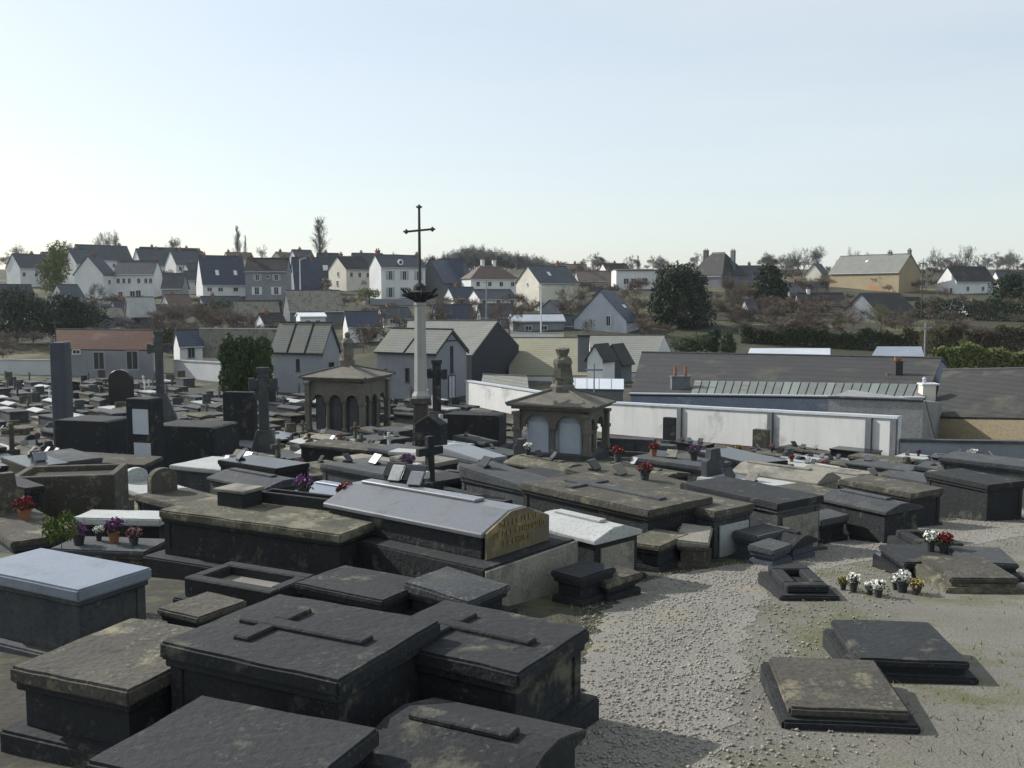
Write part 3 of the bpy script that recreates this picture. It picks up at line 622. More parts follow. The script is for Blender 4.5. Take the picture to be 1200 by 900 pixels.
# red tiled shed and left walls
shed('long low building with red tiled roof at the left edge', (62, 409, 113), (180, 410, 109), (178, 387, 114), (66, 386, 119), 'red_tile', 'grey_render', 'red_roofed_shed', 'shed')
rs = bpy.data.objects['red_roofed_shed']
for px, w_, hgt in ((117, 1.3, 2.0), (156, 1.4, 2.1)):
    p = P(px, 433, 111.2 - (px - 62) * .034); window(rs, p - rs.location + Vector((0, -.12, hgt / 2)), R(-1), w_, hgt, None, 'door', 'grey_metal', 'door_dark')
p = P(91, 412, 112); window(rs, p - rs.location + Vector((0, -.3, 0)), 0, .9, .5)

# ------------------------------------------------------------------ cemetery walls
def wall_run(name, label, pts, h, th, m, cope='pale_slab', piers=(), pierm='dark_render', base=False):
    """pts: world ground points left to right; vertical wall with coping"""
    o = thing(name, label, 'wall', pts[0]); b = MB(); c = MB()
    for A, B in zip(pts[:-1], pts[1:]):
        A = A - pts[0]; B = B - pts[0]; d = (B - A); d.z = 0; d.normalize(); n = Vector((-d.y, d.x, 0))
        def quad(z0a, z1a, z0b, z1b, t0, t1, mb, ext=0):
            p = [A + n * t0 - d * ext, B + n * t0 + d * ext, B + n * t1 + d * ext, A + n * t1 - d * ext]
            lo = [Vector((q.x, q.y, z)) for q, z in zip(p, (A.z + z0a, B.z + z0b, B.z + z0b, A.z + z0a))]
            hi = [Vector((q.x, q.y, z)) for q, z in zip(p, (A.z + z1a, B.z + z1b, B.z + z1b, A.z + z1a))]
            mb.add(lo + hi, [(0, 3, 2, 1), (4, 5, 6, 7), (0, 1, 5, 4), (1, 2, 6, 5), (2, 3, 7, 6), (3, 0, 4, 7)])
        quad(-1, h, -1, h, 0, th, b)
        Ln = (B - A).length; nn_ = max(1, int(Ln / 1.6))
        for i in range(nn_):
            a_ = A.lerp(B, i / nn_); b_ = A.lerp(B, (i + 1) / nn_); dz_ = random.uniform(-.008, .008); cc = MB()
            p_ = [a_ + n * -.08 + d * .006, b_ + n * -.08 - d * .006, b_ + n * (th + .08) - d * .006, a_ + n * (th + .08) + d * .006]
            cc.add([q_ + Vector((0, 0, h + dz_)) for q_ in p_] + [q_ + Vector((0, 0, h + .12 + dz_)) for q_ in p_], [(0, 3, 2, 1), (4, 5, 6, 7), (0, 1, 5, 4), (1, 2, 6, 5), (2, 3, 7, 6), (3, 0, 4, 7)])
            cc.build('coping_stone', cope, o)
        c2 = None
    b.build('wall_body', m, o)
    if base:
        for A, B in zip(pts[:-1], pts[1:]):
            d = B - A; MB().box(0, d.length, -.03, .02, -.6, .14).build('base_course', 'brick_base', o, A - pts[0], math.atan2(d.y, d.x)).rotation_euler[1] = -math.atan2(d.z, math.hypot(d.x, d.y))
    for px in piers:
        for A, B in zip(pts[:-1], pts[1:]):
            pa, pb = project(A)[0], project(B)[0]
            if pa <= px <= pb:
                lo_, hi_ = 0., 1.
                for _ in range(30):
                    mid = (lo_ + hi_) / 2
                    if project(A.lerp(B, mid))[0] < px: lo_ = mid
                    else: hi_ = mid
                q = A.lerp(B, lo_) - pts[0]; d = (B - A); an = math.atan2(d.y, d.x)
                MB().box(-.15, .15, -.16, .0, -.5, h - .02).build('pier', pierm, o, q, an)
    return o
WP = [Vector((-4.2, 84, terr(84))), Vector((6.2, 63, terr(63))), Vector((19.6, 49.5, terr(49.5)))]
WP = [hit(546, 476), hit(713, 511), hit(1051, 541)]
wall_run('boundary_wall', 'white rendered boundary wall with pale coping across the right of the cemetery', WP, 2.05, .28, 'wall_render', 'zinc', piers=(797, 903, 1018, 1047), base=True)
LW = [hit(1054, 541), hit(1140, 543), hit(1230, 545)]
wall_run('low_boundary_wall', 'low grey boundary wall at the right end of the white wall', LW, .95, .3, 'grey_render', 'concrete')
wall_run('rear_boundary_wall', 'white boundary wall with pale coping beside the clipped dark conifers', [P(204, 442, 112) * 1, P(268, 447, 104)], 1.9, .3, 'white_render', 'pale_slab')
for o_ in ():
    pass
wall_run('edge_boundary_wall', 'pale wall at the far left behind the tall dark stele', [PG(-30, 116), PG(64, 114)], 1.7, .3, 'white_render', 'pale_slab')

# leaning black post
lp = P(1103, 522, 50.5); tp = P(1084, 470, 52)
tag(MB().tube((0, 0, -1), tp - lp, .07, .06, 8).build('leaning_post', 'iron', None, lp), 'black post leaning against the rubble stone annex', 'post')

# ------------------------------------------------------------------ burial chapels
def chapel_slit(o, q, rz, w, h): return window(o, q, rz, w, h, None, 'window', 'concrete', 'glass')
def chapel(label, xa, xb, xc, yb, ye, yr, d, psi, panels, m='grey_render'):
    phi = math.atan((xb - 600) / F); ps = R(psi); yaw = ps - phi; s = d * math.cos(phi) / F
    W = (xb - xa) * s / math.cos(ps); D = (xc - xb) * s / abs(math.sin(ps))
    o0 = P(xb, yb, d); he = P(xb, ye, d).z - o0.z; hr = P(xb, yr, d + D / 2).z - o0.z
    o = thing('burial_chapel', label, 'chapel', o0, yaw)
    MB().prism([(0, -1), (D, -1), (D, he), (D / 2, hr - .1), (0, he)], -W, 0, 'x').build('wall', m, o)
    MB().box(-W - .1, .1, -.1, D + .1, -1, .35).build('plinth', 'concrete', o, bevel=.03)
    e = .25; sl = (hr - he) / (D / 2)
    r = MB().prism([(-e, he - e * sl), (D / 2, hr - .0), (D + e, he - e * sl), (D + e, he - e * sl + .1), (D / 2, hr + .1), (-e, he - e * sl + .1)], -W - .15, .12, 'x').build('roof', 'dark_slate', o)
    g = .26
    for i in range(panels):
        a = -W - .2 + (W + .37) * i / panels + (g / 2 if i else 0); b = -W - .2 + (W + .37) * (i + 1) / panels - (g / 2 if i < panels - 1 else 0)
        for sgn in (0, 1):
            y0, z0, y1, z1 = -e - .04, he - e * sl + .12, D / 2, hr + .12
            q = [(a, y0, z0), (b, y0, z0), (b, y1, z1), (a, y1, z1)]
            if sgn: q = [(b, D - y0, z0), (a, D - y0, z0), (a, y1, z1), (b, y1, z1)]
            MB().slab([Vector(p) + Vector((0, 0, .05)) for p in q], .05).build('roof_panel', 'fibre_cement', r)
    MB().box(-W - .2, .17, D / 2 - .12, D / 2 + .12, hr + .12, hr + .24).build('ridge_stone', 'concrete', r)
    # verge mouldings on the gable
    v = MB()
    for s0 in (0, 1):
        ya, yb_ = (0 - e, D / 2) if s0 == 0 else (D + e, D / 2)
        v.slab([(.14, ya, he - e * sl - .12), (.14, ya, he - e * sl + .1), (.14, yb_, hr + .1), (.14, yb_, hr - .14)] if s0 else [(.14, ya, he - e * sl + .1), (.14, ya, he - e * sl - .12), (.14, yb_, hr - .14), (.14, yb_, hr + .1)], .13)
    v.build('verge', 'concrete', o)
    return o, W, D, he, hr
c1, W1, D1, h1, r1 = chapel('long grey burial chapel with three roof panels right of the clipped conifers', 320, 379, 399, 466, 411, 380, 88, -30, 3)
chapel_slit(c1, (-W1 * .5, 0, h1 * .68), 0, .35, 1.1)
chapel_slit(c1, (0, D1 / 2, h1 * .5), math.pi / 2, .9, 2.0)
c2, W2, D2, h2, r2 = chapel('grey burial chapel with slit windows and gabled end right of the column', 440, 511, 549, 474, 414, 388, 82, -33, 2)
chapel_slit(c2, (-W2 * .48, 0, h2 * .55), 0, .4, 1.2)
chapel_slit(c2, (-W2 * .85, 0, h2 * .6), 0, .3, .5)
chapel_slit(c2, (0, D2 / 2, h2 * .85), math.pi / 2, .45, 2.3)
window(c2, (0, D2 / 2, h2 * .28), math.pi / 2, 1.1, 2.2, None, 'door', 'concrete', 'marble')
MB().box(.0, .06, D2 * .25, D2 * .75, h2 * 1.0 + .9, h2 * 1.0 + 1.02).build('moulding', 'concrete', c2)

# cross shapes
def cross_mesh(mb, x, y, z, h, aw, t, w=None, arm=.66):
    w = w or h * .16
    mb.box(x - w / 2, x + w / 2, y - t / 2, y + t / 2, z, z + h)
    mb.box(x - aw / 2, x - w / 2, y - t / 2 * .96, y + t / 2 * .96, z + h * arm, z + h * arm + w)
    mb.box(x + w / 2, x + aw / 2, y - t / 2 * .96, y + t / 2 * .96, z + h * arm, z + h * arm + w)
    return mb
# arched kiosk tombs
def arch_face(mb, W, z0, zs, zt, n, colw, y0, y1, seg=9):
    """wall of n round arches between x=-W..0, springing at zs, wall top zt"""
    pitch = (W - colw) / n
    for i in range(n):
        xa = -W + colw / 2 + i * pitch + colw * .5; xb = xa + pitch - colw; r = (xb - xa) / 2; cx = (xa + xb) / 2
        pts = [(cx - r * math.cos(math.pi * k / seg), zs + r * math.sin(math.pi * k / seg)) for k in range(seg + 1)]
        xl, xr = xa - colw / 2, xb + colw / 2
        for k in range(seg):
            (u0, w0), (u1, w1) = pts[k], pts[k + 1]
            mb.prism([(u0, w0), (u1, w1), (u1, zt), (u0, zt)], y0, y1, 'y')
        mb.box(xl, xa, y0, y1, zs, zt); mb.box(xb, xr, y0, y1, zs, zt)
def kiosk(label, xa, xb, xc, yb, ye, yr, d, psi, n, roofm, stone, panel, finial):
    phi = math.atan((xb - 600) / F); ps = R(psi); yaw = ps - phi; s = d * math.cos(phi) / F
    W = (xb - xa) * s / math.cos(ps); D = (xc - xb) * s / abs(math.sin(ps))
    o0 = P(xb, yb, d); he = P(xb, ye, d).z - o0.z; hr = P(xb, yr, d + D / 2).z - o0.z
    o = thing('tomb_kiosk', label, 'tomb chapel', o0, yaw)
    cw = .34; zb = .28; zs = he * .62
    MB().box(-W - .15, .15, -.15, D + .15, -1.2, zb).build('plinth', 'concrete', o, bevel=.04)
    MB().box(-W + .42, -.42, .42, D - .42, zb, he - .05).build('inner_cell', panel, o)
    def face(Wf, loc, rz, nn):
        q = MB(); arch_face(q, Wf, zb, zs, he, nn, cw, 0.02, .26); q.build('arcade', stone, o, loc, rz)
        pitch = (Wf - cw) / nn
        cm = MB()
        for i in range(1, nn):
            x = -Wf + cw / 2 + i * pitch
            k = MB().lathe([(.2, zb), (.2, zb + .12), (.13, zb + .2), (.12, zs - .3), (.16, zs - .22), (.13, zs - .18), (.23, zs - .02), (.23, zs)], 10)
            k.build('column', stone, o, Vector(loc) + Matrix.Rotation(rz, 3, 'Z') @ Vector((x, .14, 0)), rz, smooth=False)
        for i in range(nn):
            xa_ = -Wf + cw / 2 + i * pitch + cw * .5
            MB().box(xa_ + .12, xa_ + pitch - cw - .12, .3, .38, zb, zs + .25).build('panel', panel, o, loc, rz)
    face(W, (0, 0, 0), 0, n)
    face(D, (0, 0, 0), math.pi / 2, n) if False else face(D, (0, D, 0), math.pi / 2, n)
    face(W, (-W, D, 0), math.pi, n); face(D, (-W, 0, 0), -math.pi / 2, n)
    for x in (-W, 0):
        for y in (0, D):
            k = MB(); k.box(x - .2, x + .2, y - .2, y + .2, zb, zb + .2); k.box(x - .16, x + .16, y - .16, y + .16, zb + .2, he - .3); k.box(x - .21, x + .21, y - .21, y + .21, zs - .16, zs); k.box(x - .23, x + .23, y - .23, y + .23, he - .3, he - .16)
            k.build('corner_pillar', stone, o)
    ct = MB(); ct.box(-W - .25, .25, -.25, D + .25, he - .02, he + .12); ct.box(-W - .42, .42, -.42, D + .42, he + .12, he + .22); ct.build('cornice', stone, o, bevel=.02)
    e = .45; rx, ry = -W / 2, D / 2; z0 = he + .22
    rf = MB(); fl = min(W, D) * .06
    A = [(-W - e, -e, z0), (e, -e, z0), (e, D + e, z0), (-W - e, D + e, z0), (rx - fl, ry - fl, hr), (rx + fl, ry - fl, hr), (rx + fl, ry + fl, hr), (rx - fl, ry + fl, hr)]
    rf.add(A, [(0, 1, 5, 4), (1, 2, 6, 5), (2, 3, 7, 6), (3, 0, 4, 7), (4, 5, 6, 7), (3, 2, 1, 0)])
    ro = rf.build('roof', roofm, o)
    hip = MB()
    for i in range(4): hip.tube(Vector(A[i]) + Vector((0, 0, .03)), Vector(A[i + 4]) + Vector((0, 0, .03)), .075, .06, 6)
    hip.build('hip_rib', stone, ro)
    finial(ro, rx, ry, hr, stone)
    return o
def fin_urn(ro, x, y, z, st):
    q = MB(); q.lathe([(.62, z - .25), (.62, z + .1), (.5, z + .2), (.52, z + .45), (.34, z + .75), (.42, z + 1.05), (.5, z + 1.25), (.42, z + 1.45), (.26, z + 1.6), (.34, z + 1.8), (.36, z + 1.95), (.2, z + 2.0)], 9, (x, y))
    for k in range(10):
        a = k * 2.2; q.frustum(x + .4 * math.cos(a) - .14, x + .4 * math.cos(a) + .14, y + .4 * math.sin(a) - .14, y + .4 * math.sin(a) + .14, z + .3 + .1 * (k % 3), x + .3 * math.cos(a) - .05, x + .3 * math.cos(a) + .05, y + .3 * math.sin(a) - .05, y + .3 * math.sin(a) + .05, z + 1.0 + .15 * (k % 4))
    q.build('finial', st, ro, jitter=.03)
def fin_statue(ro, x, y, z, st):
    q = MB(); q.box(x - .35, x + .35, y - .35, y + .35, z - .2, z + .35); q.lathe([(.36, z + .35), (.42, z + .7), (.38, z + 1.2), (.46, z + 1.5), (.3, z + 1.75), (.14, z + 1.82), (.19, z + 1.95), (.18, z + 2.12), (.06, z + 2.2)], 9, (x, y))
    q.tube((x - .4, y, z + 1.5), (x - .25, y - .3, z + 1.0), .1, .07, 6); q.tube((x + .4, y, z + 1.5), (x + .2, y - .3, z + 1.1), .1, .07, 6)
    q.build('finial', st, ro, jitter=.02)
k1 = kiosk('weathered arched tomb chapel with hipped stone roof and carved finial in the centre', 603, 688, 711, 541, 482, 456, 46.5, -19, 2, 'kiosk_stone', 'kiosk_stone', 'panel_marble', fin_urn)
k2 = kiosk('weathered columned tomb chapel with hipped roof topped by a statue, left of the column', 360, 425, 456, 512, 447, 429, 62, -27, 3, 'kiosk_stone', 'kiosk_stone', 'concrete', fin_statue)

# ------------------------------------------------------------------ calvary cross
cv = thing('calvary_cross', 'tall white stone calvary column topped by a thin iron cross', 'cross', PG(492, 50))
def zc(py): return P(492, py, 50).z - terr(50)
q = MB(); q.box(-1.2, 1.2, -1.2, 1.2, -.5, .3); q.box(-.9, .9, -.9, .9, .3, .6); q.build('steps', 'concrete', cv, bevel=.03)
q = MB(); q.frustum(-.42, .42, -.42, .42, .6, -.34, .34, -.34, .34, zc(470) - .1); q.box(-.5, .5, -.5, .5, zc(470) - .1, zc(466)); q.build('pedestal', 'weathered_stone', cv, bevel=.02)
q = MB(); z0, z1 = zc(466), zc(352); q.lathe([(.46, z0), (.48, z0 + .12), (.36, z0 + .3), (.345, z0 + .35), (.29, z1 - .3), (.33, z1 - .25), (.33, z1 - .15), (.29, z1 - .1)], 8); q.build('shaft', 'pale_stone', cv)
q = MB(); q.lathe([(.3, z1 - .1), (.42, z1 + .05), (.62, z1 + .32), (.66, z1 + .36), (.66, z1 + .44), (.35, z1 + .5), (.32, z1 + .7), (.16, z1 + .85)], 10)
for k in range(14):
    a = k * .449; q.tube((.4 * math.cos(a), .4 * math.sin(a), z1 + .1), (.95 * math.cos(a), .95 * math.sin(a), z1 + .3 + .3 * (k % 2)), .09, .04, 5)
q.build('capital', 'dark_stone', cv, jitter=.02)
zt = zc(243); zbar = zc(270)
q = MB(); q.tube((0, 0, z1 + .7), (0, 0, zt), .085, .06, 8); q.build('iron_upright', 'iron', cv)
q = MB(); q.tube((-.62, -.0, zbar - .06), (.62, .0, zbar + .06), .055, .055, 8); q.build('iron_arm', 'iron', cv)
q = MB()
for c_ in ((-.66, 0, zbar - .06), (.66, 0, zbar + .06), (0, 0, zt + .02)):
    q.lathe([(.02, c_[2] - .13), (.09, c_[2] - .06), (.1, c_[2]), (.09, c_[2] + .06), (.02, c_[2] + .13)], 8, c_[:2])
    q.tube((c_[0] - .15, 0, c_[2]), (c_[0] + .15, 0, c_[2]), .045, .045, 6)
q.build('fleuron', 'iron', cv)

# ------------------------------------------------------------------ tombs
OCC = []            # occupied discs x, y, r
def occ(v, r): OCC.append((v[0], v[1], r))
for o_, r_ in ((c1, 5.5), (c2, 5.5), (k1, 3.6), (k2, 4.2), (cv, 1.8)):
    o_c = Vector(o_.location); off = Matrix.Rotation(o_.rotation_euler.z, 3, 'Z') @ Vector((-1.8 if o_ not in (cv,) else 0, 2 if o_ != cv else 0, 0)); occ(o_c + off, r_)
for px_, d_, r_ in ((640, 42, 2.2), (668, 41.5, 2.2), (690, 42, 2.0), (715, 43, 1.6), (735, 44, 1.5), (660, 38.5, 1.6)): occ(PG(px_, d_), r_)
def headstone_poly(w, h, kind):
    if kind == 'round': return [(-w / 2, 0), (w / 2, 0), (w / 2, h * .72)] + [(w / 2 * math.cos(a), h * .72 + h * .28 * math.sin(a)) for a in [math.pi * k / 8 for k in range(1, 8)]] + [(-w / 2, h * .72)]
    if kind == 'peak': return [(-w / 2, 0), (w / 2, 0), (w / 2, h * .8), (0, h), (-w / 2, h * .8)]
    if kind == 'shoulder': return [(-w / 2, 0), (w / 2, 0), (w / 2, h * .7), (w * .3, h * .74), (w * .24, h), (-w * .24, h), (-w * .3, h * .74), (-w / 2, h * .7)]
    return [(-w / 2, 0), (w / 2, 0), (w / 2, h * .97), (w * .45, h), (-w * .45, h), (-w / 2, h * .97)]
def tomb_parts(o, L, W, H, kind, m, ms=None, rnd=random, plinth=.0, pm=None, ridge_h=.16, hs=None, crossm=None, bev=.018, endm=None, step=.1, hip=False):
    """tomb lying along +x from 0 to L, near long side at y=0; slab top at height H above ground (z=0)"""
    ms = ms or m; pm = pm or m
    p = max(plinth, .08)
    worn_box('plinth', pm, o, -step, L + step, -step, W + step, -.9, p, cut=.5)
    if kind == 'kerb':
        k = MB(); t = .16
        k.box(0, L, 0, t, p, H); k.box(0, L, W - t, W, p, H); k.box(0, t, t, W - t, p, H); k.box(L - t, L, t, W - t, p, H); k.build('kerb', m, o, bevel=bev)
        MB().box(t, L - t, t, W - t, p - .02, H - .12).build('bed', 'gravel' if rnd.random() < .5 else 'soil', o)
        return
    if kind == 'pitched':
        MB().box(0, L, 0, W, p, H - ridge_h).build('body', m, o, bevel=bev * .6)
        e = .05
        MB().prism([(-e, H - ridge_h), (W + e, H - ridge_h), (W + e, H - ridge_h + .06), (W * .62, H), (W * .38, H), (-e, H - ridge_h + .06)], -e, L + e, 'x').build('roof_slab', ms, o, bevel=bev * .6)
        MB().box(.1, L * .8, W * .42, W * .58, H, H + .04).build('ridge_cross', ms, o, bevel=.01)
    else:
        th = .12 if H > .4 else .08
        panelled('body', m, o, L, W, p, H - th - .05)
        MB().box(-.012, L + .012, -.012, W + .012, H - th - .055, H - th + .01).build('moulding', m, o, bevel=.012)
        e = .04; tilt = .0 if kind != 'sloped' else min(.18, .08 * L)
        worn_box('slab', ms, o, -e, L + e, -e, W + e, H - th, H, tilt, .0012 if 'granite' in ms else .0045)
    if hs:
        sh, hh, hw = hs; t = .16
        poly = [(u, z + H - .25) for u, z in headstone_poly(hw, hh, sh)]
        ho = MB().prism([(u + W / 2, z) for u, z in poly], -.02, t, 'x').build('headstone', ms if rnd.random() < .6 else m, o, bevel=bev * .6)
        if rnd.random() < .5: MB().box(t - .005, t + .02, W / 2 - hw * .3, W / 2 + hw * .3, H + hh * .15, H + hh * .45).build('plaque', rnd.choice(['marble', 'black_granite', 'grey_granite']), ho)
    if crossm:
        hh = crossm; q = MB(); w_ = hh * .14
        q.box(.02, .3, W / 2 - .28, W / 2 + .28, H - .1, H + hh * .18)
        q.box(.1, .24, W / 2 - w_ / 2, W / 2 + w_ / 2, H + hh * .18, H + hh); q.box(.105, .235, W / 2 - hh * .28, W / 2 + hh * .28, H + hh * .66, H + hh * .66 + w_)
        q.build('standing_cross', ms, o, bevel=.012)
def worn_box(name, m, o, x0, x1, y0, y1, z0, z1, tilt=0., amp=.0045, cut=.16, bev=.02):
    me = MB().box(x0, x1, y0, y1, z0, z1).mesh(name, m); bm = bmesh.new(); bm.from_mesh(me)
    bmesh.ops.bevel(bm, geom=list(bm.edges), offset=bev, segments=2, affect='EDGES', clamp_overlap=True)
    for ax_, a_, b_ in ((0, x0, x1), (1, y0, y1)):
        k = max(2, int((b_ - a_) / cut))
        for i in range(1, k):
            co = [0, 0, 0]; no = [0, 0, 0]; co[ax_] = a_ + (b_ - a_) * i / k; no[ax_] = 1
            bmesh.ops.bisect_plane(bm, geom=list(bm.verts) + list(bm.edges) + list(bm.faces), plane_co=co, plane_no=no)
    sd_ = random.random() * 50
    for v in bm.verts:
        q = v.co * 3.1 + Vector((sd_, sd_ * .7, 0)); nz = mnoise.noise(q) + .6 * mnoise.noise(q * 3.3)
        edge = 1.8 if min(v.co.x - x0, x1 - v.co.x, v.co.y - y0, y1 - v.co.y) < .03 else 1.
        f = (x1 - v.co.x) / (x1 - x0)
        v.co.z += nz * amp * (1 if v.co.z > (z0 + z1) / 2 else .3) * edge + tilt * f * max(0, (v.co.z - z0) / (z1 - z0))
        v.co.x += mnoise.noise(q * 2.2) * amp * .7 * edge; v.co.y += mnoise.noise(q * 2.2 + Vector((9, 9, 9))) * amp * .7 * edge
    bm.to_mesh(me); bm.free(); me.update(); return ob(name, me, o)
def panelled(name, m, o, L, W, z0, z1):
    b = MB(); b.box(.03, L - .03, .03, W - .03, z0, z1)
    h = z1 - z0
    if h > .3:
        p = .13
        for x in (.0, L - p):
            for y in (.0, W - p): b.box(x + .012, x + p - .012, y + .012, y + p - .012, z0, z1)
        b.box(.016, L - .016, .016, W - .016, z0, z0 + .07)
    return b.build(name, m, o, bevel=.006)
HAND = []
def tomb_px(label, A, B, h, W, kind='flat', m='weathered_stone', ms=None, name='tomb', **k):
    """near long top edge seen from pixel A (far left end) to pixel B (near right end)"""
    mid = ((A[0] + B[0]) / 2, (A[1] + B[1]) / 2)
    g = hit(mid[0], mid[1], h); z = g.z + h
    a = plane(A[0], A[1], z); b = plane(B[0], B[1], z)
    d = b - a; L = d.length; yaw = math.atan2(d.y, d.x)
    o = thing(name, label, 'tomb', Vector((a.x, a.y, g.z)), yaw)
    tomb_parts(o, L, W, h, kind, m, ms, **k)
    n = Vector((-d.y, d.x, 0)).normalized()
    for f in np.linspace(0, 1, max(2, int(L / .7) + 1)): occ(a.lerp(b, float(f)) + n * W / 2, W / 2 + .35)
    HAND.append((o, L, W, h, yaw, Vector((a.x, a.y, z))))
    return o
def on(o, fx, fy, dz=0.):              # a world point on top of hand tomb o
    for (t, L, W, h, yaw, a) in HAND:
        if t is o: return a + Matrix.Rotation(yaw, 3, 'Z') @ Vector((L * fx, W * fy, dz))
T5 = tomb_px('large lichen-covered stone tomb with plaques on top in the left foreground', (190, 597), (398, 625), .85, 1.35, 'flat', 'dark_stone', 'mossy_stone', plinth=.22, step=.2, bev=.025)
T10 = tomb_px('long dark tomb with pale pitched roof and gilded lettered end in the foreground', (384, 572), (564, 605), 1.15, 1.25, 'pitched', 'dark_stone', 'grey_granite', plinth=.62, pm='dark_stone', step=.3, ridge_h=.26, bev=.02)
(_t, L10, W10, H10, y10, a10) = HAND[-1]
ef = MB().prism([(.0, .63), (W10, .63), (W10, H10 - .27), (W10, H10 - .2), (W10 * .62, H10 - .01), (W10 * .38, H10 - .01), (0, H10 - .2), (0, H10 - .27)], L10 + .055, L10 + .085, 'x').build('end_panel', 'ochre_face', T10)
MB().box(L10 + .3, L10 + .335, -.3, W10 + .3, -.5, .6).build('lit_end_face', 'limestone', T10, bevel=.01)  # added pale face: the light on the plinth end is in its colour
rr = random.Random(3)
for ln, (z_, x0_, x1_) in enumerate(((.98, .25, .95), (.86, .12, 1.1), (.74, .3, .8))):
    q = MB(); x = x0_
    while x < x1_ * 1.0:
        wl_ = rr.uniform(.035, .06); hl_ = .07
        q.box(L10 + .083, L10 + .1, x, x + .014, z_, z_ + hl_)
        if rr.random() < .7: q.box(L10 + .083, L10 + .099, x + .014, x + wl_, z_ + rr.choice([0, .028, .056]), z_ + rr.choice([.012, .04, .068]) + .003)
        if rr.random() < .5: q.box(L10 + .083, L10 + .1, x + wl_, x + wl_ + .012, z_, z_ + hl_)
        x += wl_ + .035
    tag(q.build('lettering', 'gold', ef), kind='stuff')
T9 = tomb_px('pale granite pitched tomb behind the long gilded tomb', (340, 571), (380, 578), .85, 1.3, 'pitched', 'dark_stone', 'blue_granite', ridge_h=.2)
T11 = tomb_px('low pitched tomb with white ridged roof right of the gilded tomb', (622, 604), (697, 622), .8, .85, 'pitched', 'dark_stone', 'pale_slab', ridge_h=.18)
T12 = tomb_px('large brown flat-roofed tomb sloping towards the path in the centre right', (612, 566), (760, 598), .95, 1.5, 'flat', 'dark_stone', 'weathered_stone')
T13 = tomb_px('flat grey tomb with whitewashed end between two brown tombs by the path', (742, 578), (838, 599), .85, .9, 'flat', 'concrete', 'weathered_stone')
T14 = tomb_px('long dark-roofed tomb with blue-grey sides beside the path', (800, 566), (912, 590), .95, 1.1, 'flat', 'concrete', 'dark_stone')
T1 = tomb_px('smooth pale blue granite slab in the lower left corner', (-35, 664), (92, 690), .75, .8, 'flat', 'concrete', 'blue_granite', bev=.015)
T2 = tomb_px('black granite tomb with white top under the lichen-covered tomb\'s left end', (88, 606), (186, 608), .6, .55, 'flat', 'black_granite', 'pale_slab')
T2b = tomb_px('low stone ledge grave holding flowerpots at the lower left', (62, 642), (168, 646), .3, .7, 'flat', 'weathered_stone', 'concrete')
T3 = tomb_px('tall empty stone kerb enclosure at the left edge', (10, 560), (134, 556), .95, 1.5, 'kerb', 'weathered_stone')
T4 = tomb_px('sloping brown slab tomb in front of the plaque pillar', (62, 545), (168, 545), .75, 1.6, 'sloped', 'dark_stone', 'weathered_stone')
T6 = tomb_px('wide tomb with pale stone top behind the lichen-covered tomb', (200, 545), (318, 556), .8, 1.7, 'flat', 'concrete', 'pale_slab')
T7 = tomb_px('dark box tomb with brown top in front of the columned tomb chapel', (352, 520), (430, 528), 1.1, 1.5, 'flat', 'dark_stone', 'weathered_stone')
T8 = tomb_px('small tomb with yellowish cream top left of centre', (458, 535), (508, 543), 1.0, 1.0, 'flat', 'dark_stone', 'limestone')
T16 = tomb_px('small empty kerbed grave right of the yellowish-topped tomb', (505, 556), (548, 560), .7, .9, 'kerb', 'concrete')
T17 = tomb_px('black polished box tomb in front of the white wall', (818, 528), (880, 543), 1.15, 1.2, 'flat', 'black_granite', 'black_granite')
T18 = tomb_px('thin pale slab grave lying left of the black box tomb', (806, 547), (868, 557), .45, 1.1, 'flat', 'concrete', 'limestone')
T19 = tomb_px('grave with wide flat brown slab right of the arched tomb chapel base', (628, 543), (664, 551), .5, 1.0, 'flat', 'weathered_stone', 'limestone')
T20 = tomb_px('small block tomb with gravel-stone slanted side facing the path', (795, 634), (828, 636), .4, 1.0, 'sloped', 'weathered_stone', 'limestone', step=.03)
T21 = tomb_px('small low stone tomb below the white ridged roof tomb', (735, 634), (772, 640), .4, .9, 'flat', 'dark_stone', 'mossy_stone', step=.03)
T22 = tomb_px('pale slab tomb in front of the calvary column', (456, 529), (490, 531), 1.1, .7, 'flat', 'concrete', 'pale_slab')
for t_, m_ in ((T13, 'pale_slab'), (T14, 'limestone'), (T11, 'limestone')):  # whitewash on the first; the other two paint a lit end in pale stone
    L_, W_, h_ = [(q_[1], q_[2], q_[3]) for q_ in HAND if q_[0] is t_][0]
    MB().box(L_ + .005, L_ + .03, .1, W_ - .1, .1, h_ - .25).build('end_panel', m_, t_)
# right-hand side of the path: low slabs
T30 = tomb_px('thin dark slab grave lying right of the path', (1062, 658), (1126, 658), .22, .9, 'flat', 'black_granite', 'dark_stone')
T31 = tomb_px('low dark kerb grave behind the thin dark slab right of the path', (1084, 638), (1130, 637), .2, 1.0, 'kerb', 'dark_stone')
T32 = tomb_px('low dark edging grave at the lower right beside the path', (922, 686), (972, 686), .18, .9, 'kerb', 'dark_stone')
T33 = tomb_px('low moss-edged stone grave at the right edge of the path ground', (1116, 676), (1190, 677), .2, 1.0, 'flat', 'mossy_stone', 'weathered_stone')
T34 = tomb_px('small dull grey slab grave at the far right edge', (1130, 657), (1190, 660), .25, .8, 'flat', 'dark_stone', 'concrete')
T35 = tomb_px('dark granite slab grave in the lower right corner', (1010, 770), (1130, 774), .2, 1.0, 'flat', 'dark_stone', 'dark_stone')
T36 = tomb_px('dark thin slab grave below the white flowers at lower right', (930, 826), (1060, 832), .16, 1.0, 'flat', 'dark_stone', 'weathered_stone')
T37 = tomb_px('low dark kerb grave in front of the lichen-covered tomb', (215, 676), (318, 694), .32, .8, 'kerb', 'dark_stone')  # added grave, its dark stone standing in for shadow on the ground
